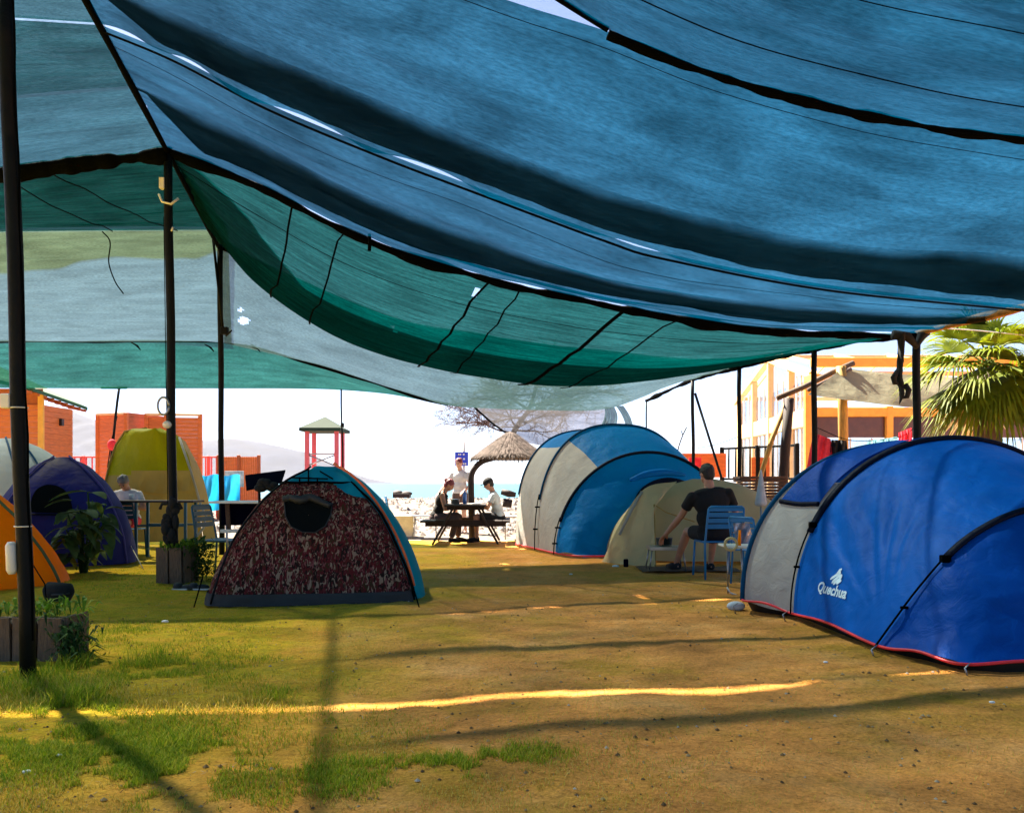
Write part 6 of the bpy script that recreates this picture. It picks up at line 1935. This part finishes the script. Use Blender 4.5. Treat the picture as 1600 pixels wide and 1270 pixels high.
def parasol():
    D = 16.9
    c = W(797, 714, D)
    root = empty('thatched_parasol', (W(738, 800, D).x, D, 0), 'thatched straw parasol on a bent dark trunk beside the picnic table', 'parasol')
    MB().tube([Vector(p) for p in catmull([(W(738, 0, D).x, D, -.05), W(737, 800, D), W(736, 760, D), W(738, 738, D), W(752, 722, D), W(778, 712, D), W(795, 690, D)], 40)], [.075 - .025 * i / 39 for i in range(40)], 10).build('trunk', M['wood_dark'], root)
    # thatch: cone with ragged, layered straw
    prof = [(0, .52), (.12, .47), (.3, .34), (.5, .20), (.68, .07), (.80, -.02), (.78, -.05), (.5, .10), (0, .36)]
    base = MB().lathe(c, prof, 40)
    o = base.build('thatch', M['straw'], root)
    V = []; F = []
    for k in range(2600):
        a = rng.random() * 6.283; r = .05 + .74 * rng.random() ** .7
        z = np.interp(r, [0, .12, .3, .5, .68, .80], [.52, .47, .34, .20, .07, -.02])
        d = Vector((math.cos(a), math.sin(a), -.62 + rng.uniform(-.08, .08))).normalized()
        p = c + Vector((math.cos(a) * r, math.sin(a) * r, z + .01)); L_ = rng.uniform(.07, .2)
        s = Vector((-math.sin(a), math.cos(a), 0)) * .005
        b = len(V); V += [p - s, p + s, p + d * L_ + Vector((0, 0, rng.uniform(0, .03)))]; F.append((b, b + 1, b + 2))
    pyd('straw_ends', V, F, M['straw'], root, smooth=False)
    fr = MB()
    for k in range(60):
        a = 2 * math.pi * k / 60; p = c + Vector((math.cos(a) * .79, math.sin(a) * .79, -.02)); fr.tube([p, p + Vector((math.cos(a) * .02, math.sin(a) * .02, -rng.uniform(.06, .13)))], [.014, .004], 5)
    fr.build('fringe', M['wood_dark'], root)
M['straw'] = varmat('straw', (.11, .08, .065), .9, var=.5, scale=14, stretch=(1, 1, .3))
parasol()
def bare_tree():
    D = 21.0
    root = empty('bare_tree', (W(790, 0, D).x, D, 0), 'bare branched tree rising behind the thatched parasol', 'tree')
    tr = MB().tube([Vector(p) for p in catmull([(W(862, 0, D).x, D, 0), W(856, 740, D), W(822, 706, D), W(802, 682, D), W(812, 660, D), W(826, 640, D), W(840, 600, D)], 30)], [.11 - .07 * i / 29 for i in range(30)], 8)
    tr.build('trunk', M['wood_dark'], root)
    b = MB()
    def br(p, d, L_, r, k):
        pts = [p]; q = Vector(p)
        for i in range(4):
            d = (d + Vector((rng.uniform(-.35, .35), rng.uniform(-.3, .3), rng.uniform(-.2, .25)))).normalized(); q = q + d * L_ / 4; pts.append(q.copy())
        b.tube(pts, [r * (1 - .17 * i) for i in range(5)], 4, cap=False)
        if k:
            for i in (1, 2, 3, 4):
                for _ in range(2 if k < 3 else 1):
                    br(pts[i], (d + Vector((rng.uniform(-1, 1), rng.uniform(-.6, .6), rng.uniform(-.6, .6)))).normalized(), L_ * .62, r * .55, k - 1)
    for (px, py, dx, dz) in ((800, 676, -1, .3), (806, 668, -.8, .8), (812, 660, 1, .2), (818, 652, -1, .1), (822, 646, 1, .6), (826, 640, -.9, .5), (830, 632, 1, 0), (804, 672, .9, .1), (836, 615, -1, -.1), (838, 605, 1, -.1)):
        br(W(px, py, D), Vector((dx, rng.uniform(-.4, .4), dz)).normalized(), 1.25, .026, 3)
        br(W(px + 4, py - 5, D), Vector((-dx, rng.uniform(-.4, .4), dz)).normalized(), 1.0, .020, 3)
    b.build('branches', M['twig'], root)
M['twig'] = varmat('twig', (.06, .02, .018), .8)
bare_tree()
# grey sail net behind the parasol, hung from the canopy edge
sl = [[W(742, 637, 18.5), W(800, 638, 18.3), W(860, 640, 18), W(945, 640, 17.5)],
      [W(770, 662, 19.5), W(815, 660, 19.5), W(880, 662, 19), W(950, 660, 18)],
      [W(802, 684, 20.5), W(840, 695, 20.5), W(900, 700, 20), W(975, 690, 19)]]
tag(grid_obj('sail_net', wrinkle(surf(sl, 50, 30), .03, 1, 3, 5), netmat('net_sail', (.03, .03, .032), (.05, .05, .055), (.22, .22, .25), streak=.15)), 'grey sail of net behind the thatched parasol', 'shade net')
tag(MB().tube([W(742, 637, 18.45), W(770, 662, 19.4), W(804, 686, 20.4)], .022, 6).build('edge_rope', M['rope_dark']), 'dark edge cord of the grey sail, sloping towards the parasol', 'cord')
dp = []
for j in range(16):
    t = j / 15; w = 24 * (1 - .75 * math.sin(math.pi * min(1, t * .9 + .05)))
    dp.append([list(W(952 + (s - .5) * 2 * (8 + 6 * t) + 3 * math.sin(t * 5), 636 + 42 * t, 16.6 + .12 * math.sin(s * 16))) for s in np.linspace(0, 1, 20)])
tag(grid_obj('net_drape', np.array(dp), M['net_pale']), 'gathered drape of pale net hanging above the tunnel tent', 'shade net')
dp2 = [[list(W(984 + (s - .5) * 12 - 4 * (1 - t) ** 2 * 4, 634 + 40 * t, 16.8 + .08 * math.sin(s * 14))) for s in np.linspace(0, 1, 12)] for t in np.linspace(0, 1, 14)]
tag(grid_obj('net_drape', np.array(dp2), M['net_pale']), 'narrow twisted strip of pale net right of the gathered drape', 'shade net')

# orange timber and glass veranda, right
def veranda():
    D = 20.0
    X = W(1262, 0, D).x
    root = empty('veranda_building', (X + 3.5, D + 3, 0), 'orange timber and glass beach restaurant with a pitched front', 'building')
    z = lambda y, d=D: W(0, y, d).z
    def post(x, y, z0, z1, w=.18, m='amber_wood', name='post'): MB().box((x, y, (z0 + z1) / 2), (w, w, z1 - z0)).build(name, M[m], root)
    # left wall plane x = X, y 20..26
    zp = 3.15
    apex = (22.9, 4.55); back = (26.0, 3.75); front = (20.0, 3.75)
    for y in (20.0, 21.2, 22.9, 24.4, 26.0):
        zt = np.interp(y, [20, 22.9, 26], [3.75, 4.5, 3.7]); post(X, y, 0, zt, .16, 'peach_wood' if y > 20 else 'amber_wood')
    MB().bar((X, 20.1, 2.72), (X, 25.9, 2.72), .12, .42).build('beam', M['peach_wood'], root)
    MB().bar((X - .02, 19.6, 3.70), (X - .02, 22.9, 4.56), .16, .18, up=(1, 0, 0)).bar((X - .02, 22.95, 4.56), (X - .02, 26.3, 3.68), .16, .18, up=(1, 0, 0)).build('barge_board', M['peach_wood'], root)
    for (ya, yb) in ((20.1, 21.1), (21.3, 22.8), (23.0, 24.3), (24.5, 25.9)):
        fr = MB(); n = 3
        for k in range(1, n): yy = ya + (yb - ya) * k / n; fr.box((X, yy, 1.5), (.05, .05, 2.1)); fr.box((X, yy, 3.4), (.04, .04, .85))
        w = fr.build('window_frame', M['white_paint'], root)
        MB().box((X + .02, (ya + yb) / 2, 1.5), (.012, yb - ya - .05, 2.05)).build('pane', M['glass'], w)
        MB().box((X + .02, (ya + yb) / 2, 3.30), (.012, yb - ya - .05, .66)).build('pane', M['glass'], w)
    # front wall y = D, to the right
    XR = X + 6.2
    for x in (X + 1.95, X + 3.9, XR): post(x, D, 0, 3.0, .16)
    MB().bar((X + .09, D, 2.86), (XR, D, 2.86), .14, .22).build('beam', M['amber_wood'], root)
    MB().bar((X - .1, D - .5, 3.98), (XR + .3, D - .5, 3.98), .14, .22).build('eave_beam', M['amber_wood'], root)
    MB().bar((X + .6, D - .45, 3.72), (XR + .3, D - .45, 3.72), .1, .10).build('eave_beam', M['peach_wood'], root)
    MB().box(((X + XR) / 2 + .05, D + .06, 2.50), (XR - X - .3, .04, .50)).build('blind', M['window_dark'], root)
    g = MB()
    for k in range(1, 12): g.box((X + 6.2 * k / 12, D + .02, 1.85), (.035, .04, .78))
    g.box(((X + XR) / 2, D + .02, 1.9), (XR - X - .2, .03, .03)); wf = g.build('window_frame', M['white_paint'], root)
    MB().box(((X + XR) / 2, D + .09, 1.3), (XR - X - .2, .012, 1.85)).build('pane', M['glass'], wf)
    # open pitched roof: ridge, purlins and rafters carrying glass
    for y, zz in ((22.9, 4.62), (26.0, 3.78)): MB().bar((X, y, zz), (XR + .3, y, zz), .1, .12).build('purlin', M['peach_wood'], root)
    for k in range(5):
        x = X + .3 + k * 1.45; MB().bar((x, 19.6, 3.92), (x, 22.85, 4.66), .06, .09).bar((x, 22.95, 4.66), (x, 26.1, 3.82), .06, .09).build('rafter', M['peach_wood'], root)
    MB().box((X + .12, D - .35, 3.62), (.5, .5, .16)).box((X + .12, D - .35, 3.46), (.34, .34, .16)).build('capital', M['amber_wood'], root)
    MB().box(((X + XR) / 2, D + 3.0, .25), (XR - X + .3, 6.2, .5)).build('plinth', M['white_paint'], root)
veranda()
def awning():
    root = empty('awning', (W(1380, 0, 15.5).x, 15.5, 0), 'olive grey awning on a yellow post in front of the orange restaurant', 'awning')
    rows = [[W(1316, 575, 15.0), W(1390, 583, 15.2), W(1470, 588, 15.6), W(1560, 592, 16)], [W(1290, 595, 14.6), W(1390, 606, 14.8), W(1470, 610, 15), W(1560, 612, 15.4)], [W(1262, 617, 14.2), W(1380, 632, 14.4), W(1440, 637, 14.6), W(1560, 640, 15)]]
    grid_obj('cloth', crease_panel(surf(rows, 40, 24), .03, 3), M['awning_cloth'], root)
    rows = [[W(1316, 575, 15.02), W(1334, 566, 15.6)], [W(1255, 603, 14.9), W(1250, 600, 15.8)], [W(1216, 618, 15.0), W(1214, 622, 15.8)]]
    MB().tube([W(1334, 567, 15), W(1300, 582, 15), W(1255, 605, 15), W(1214, 622, 15)], .05, 8).build('pole_rafter', M['wood_grey'], root)
    MB().tube([W(1330, 576, 14.9), W(1262, 610, 14.9)], .035, 8).build('pole_rafter', M['straw'], root)
    MB().tube([W(1314, 572, 14.9), W(1317, 640, 14.9), (W(1320, 700, 14.9).x, 14.9, 0)], .085, 10).build('post', M['post_yellow'], root)
    MB().tube([W(1233, 622, 14.9), W(1228, 690, 14.9), W(1224, 745, 14.9), (W(1222, 0, 14.9).x, 14.9, 0)], .085, 10).build('post', M['wood_dark'], root)
    MB().tube([W(1229, 628, 15), W(1205, 690, 15), W(1188, 745, 15), (W(1178, 0, 15).x, 15, 0)], .045, 8).build('prop', M['post_yellow'], root)
M['awning_cloth'] = tentmat('awning_cloth', (.24, .24, .17), trans=.3)
M['post_yellow'] = varmat('post_yellow', (.42, .24, .05), .7, var=.3, stretch=(6, 6, 1))
awning()
railing('dark iron railing before the orange restaurant', 1128, 1245, 19.3, 17.5, 1.95, 1.25, .20, 'pole')
tag(MB().box(W(1100, 727, 18.0), (.95, .05, .52)).build('screen_board', M['orange_wood']), 'orange board behind the head of the man in black', 'board')
tag(MB().box(W(1188, 732, 18.4), (.40, .05, .50)).build('screen_board', M['orange_wood']), 'orange board left of the leaning dark post', 'board')
tag(MB().box(W(1086, 722, 17.6), (.26, .04, .2)).build('flag', M['cloth_red']), 'small red pennant above the tunnel tent', 'flag')
tag(MB().tube([Vector(p) for p in catmull([W(1058, 715, 17), W(1060, 700, 17), W(1066, 682, 17), W(1073, 667, 17)], 12)], .014, 5).tube([W(1067, 680, 17), W(1064, 672, 17)], .01, 5).build('dead_twig', M['wood_dark']), 'thin crooked twig sticking up above the tunnel tent', 'twig')
tag(MB().tube([Vector(p) for p in catmull([W(1090, 700, 16.5), W(1120, 694, 16), W(1155, 682, 15)], 12)], .006, 5).build('guy_rope', M['rope_dark']), 'thin rope between the braced pole and the veranda pole', 'rope')
tag(MB().tube([Vector(p) for p in catmull([W(1440, 512, 10.3), W(1520, 516, 11), W(1640, 528, 12)], 12)], .008, 5).build('guy_rope', M['tee_grey']), 'pale rope running right from the nearest right pole past the palm', 'rope')

# fan palm
def palm():
    D = 12.2
    c = W(1540, 568, D)
    root = empty('palm_tree', (c.x, D, 0), 'bright fan palm with drooping fronds at the right edge', 'palm')
    tr = []
    MB().tube([Vector((c.x + .1, D, -.05)), Vector((c.x + .05, D, 1.2)), c - Vector((0, 0, .1))], [.24, .2, .17], 14).build('trunk', M['straw'], root)
    def frond(base, d, pet, R, roll, droop, mat, nm='frond'):
        V = []; F = []
        d = d.normalized(); s = d.cross(Vector((0, 0, 1)))
        if s.length < .1: s = Vector((1, 0, 0))
        s.normalize(); n = s.cross(d).normalized()
        s, n = s * math.cos(roll) + n * math.sin(roll), n * math.cos(roll) - s * math.sin(roll)
        hub = base + d * pet - Vector((0, 0, pet * .15))
        mb = MB().tube([base, base.lerp(hub, .5) + Vector((0, 0, .03)), hub], [.018, .012, .009], 6)
        V = list(mb.V); F = list(mb.F)
        K = 30
        for k in range(K):
            a = (k / (K - 1) - .5) * 2.5
            L_ = R * (1 - .22 * abs(a) / 1.25) * rng.uniform(.92, 1.05)
            dd = d * math.cos(a) + s * math.sin(a)
            ss = (s * math.cos(a) - d * math.sin(a)) * (.026 * R)
            prev = None; fold = n * (.010 * (1 if k % 2 else -1))
            dr = droop * rng.uniform(.6, 1.5)
            for j in range(6):
                t = j / 5
                p = hub + dd * L_ * t + fold * t - Vector((0, 0, dr * L_ * max(0, t - .35) ** 2 * 1.6)) 
                w = ss * (t * 2.6 if t < .4 else 1.04 * (1 - (t - .4) / .6) ** .7 + .04)
                b = len(V); V += [p - w, p + w]
                if prev is not None: F.append((prev, prev + 1, b + 1, b))
                prev = b
        pyd(nm, V, F, mat, root, smooth=False)
    spec = [(-1, -.3, -.45, .55, .95), (-1, -.5, -.15, .5, .9), (-.9, -.1, .25, .5, .85), (-.7, -.6, -.7, .5, .95), (-.3, -1, -.6, .45, .95), (.1, -1, -.5, .45, .9), (-.5, -.8, .2, .45, .85), (0, -.9, .5, .45, .8), (-.5, -.2, .9, .4, .8), (.5, -.7, .5, .5, .85),
            (.6, -.8, -.2, .5, .9), (.3, -.8, -.8, .5, .9), (-.9, .3, -.1, .5, .85), (.9, 0, .2, .5, .9), (.2, .2, 1, .4, .8), (-.4, .6, .6, .5, .8), (.9, -.4, -.5, .5, .9), (-.6, -.9, -.3, .55, .85), (-.15, -1, -.1, .6, .85), (-1, .0, -.8, .45, .8), (.6, .4, .7, .4, .8), (-.8, -.4, .6, .5, .75), (-.5, -1, -.9, .4, .9), (.1, -1, -1, .4, .95), (.6, -.9, -.8, .45, .9), (-1, -.5, -.8, .5, .95), (.8, -.3, 0, .5, .9), (-.2, -.9, .15, .6, .9)]
    for k, (x, y, zz, pet, R) in enumerate(spec):
        frond(c + Vector((rng.uniform(-.08, .08), 0, rng.uniform(-.1, .15))), Vector((x, y, zz)), pet, R, rng.uniform(-.5, .5), rng.uniform(.3, .7), M['palm_leaf'])
    for k in range(3):
        a = rng.random() * 6.28; frond(c - Vector((0, 0, .2)), Vector((math.cos(a), math.sin(a) - .3, -1.1)), .35, .7, rng.uniform(-.5, .5), .3, M['palm_dry'], 'dry_frond')
M['palm_leaf'] = varmat('palm_leaf', (.05, .13, .004), .6, var=.5, scale=3, trans=.35, spec=.25, col2=(.26, .31, .008))
M['palm_dry'] = varmat('palm_dry', (.40, .28, .12), .8, var=.3, trans=.3)
palm()

# ------------------------------------------------------------------ sea haze: far things fade, near things stay clear
def haze():
    m, nt, out = newmat('haze')
    v = nd(nt, 'ShaderNodeVolumePrincipled', Density=HAZE)
    v.inputs['Color'].default_value = (.86, .88, 1.0, 1)
    v.inputs['Anisotropy'].default_value = 0.0
    nt.links.new(v.outputs[0], out.inputs['Volume'])
    b = MB(); x, y0, y1, z0, z1 = 27000, -300, 27000, -3.5, 1100
    V = [(-x, y0, z0), (x, y0, z0), (x, y1, z0), (-x, y1, z0), (-x, y0, z1), (x, y0, z1), (x, y1, z1), (-x, y1, z1)]
    b.add(V, [(0, 3, 2, 1), (4, 5, 6, 7), (0, 1, 5, 4), (1, 2, 6, 5), (2, 3, 7, 6), (3, 0, 4, 7)])
    o = b.build('haze', m, smooth=False)
    tag(o, 'thin sea haze', 'haze', kind='stuff')
HAZE = 1.8e-5
haze()
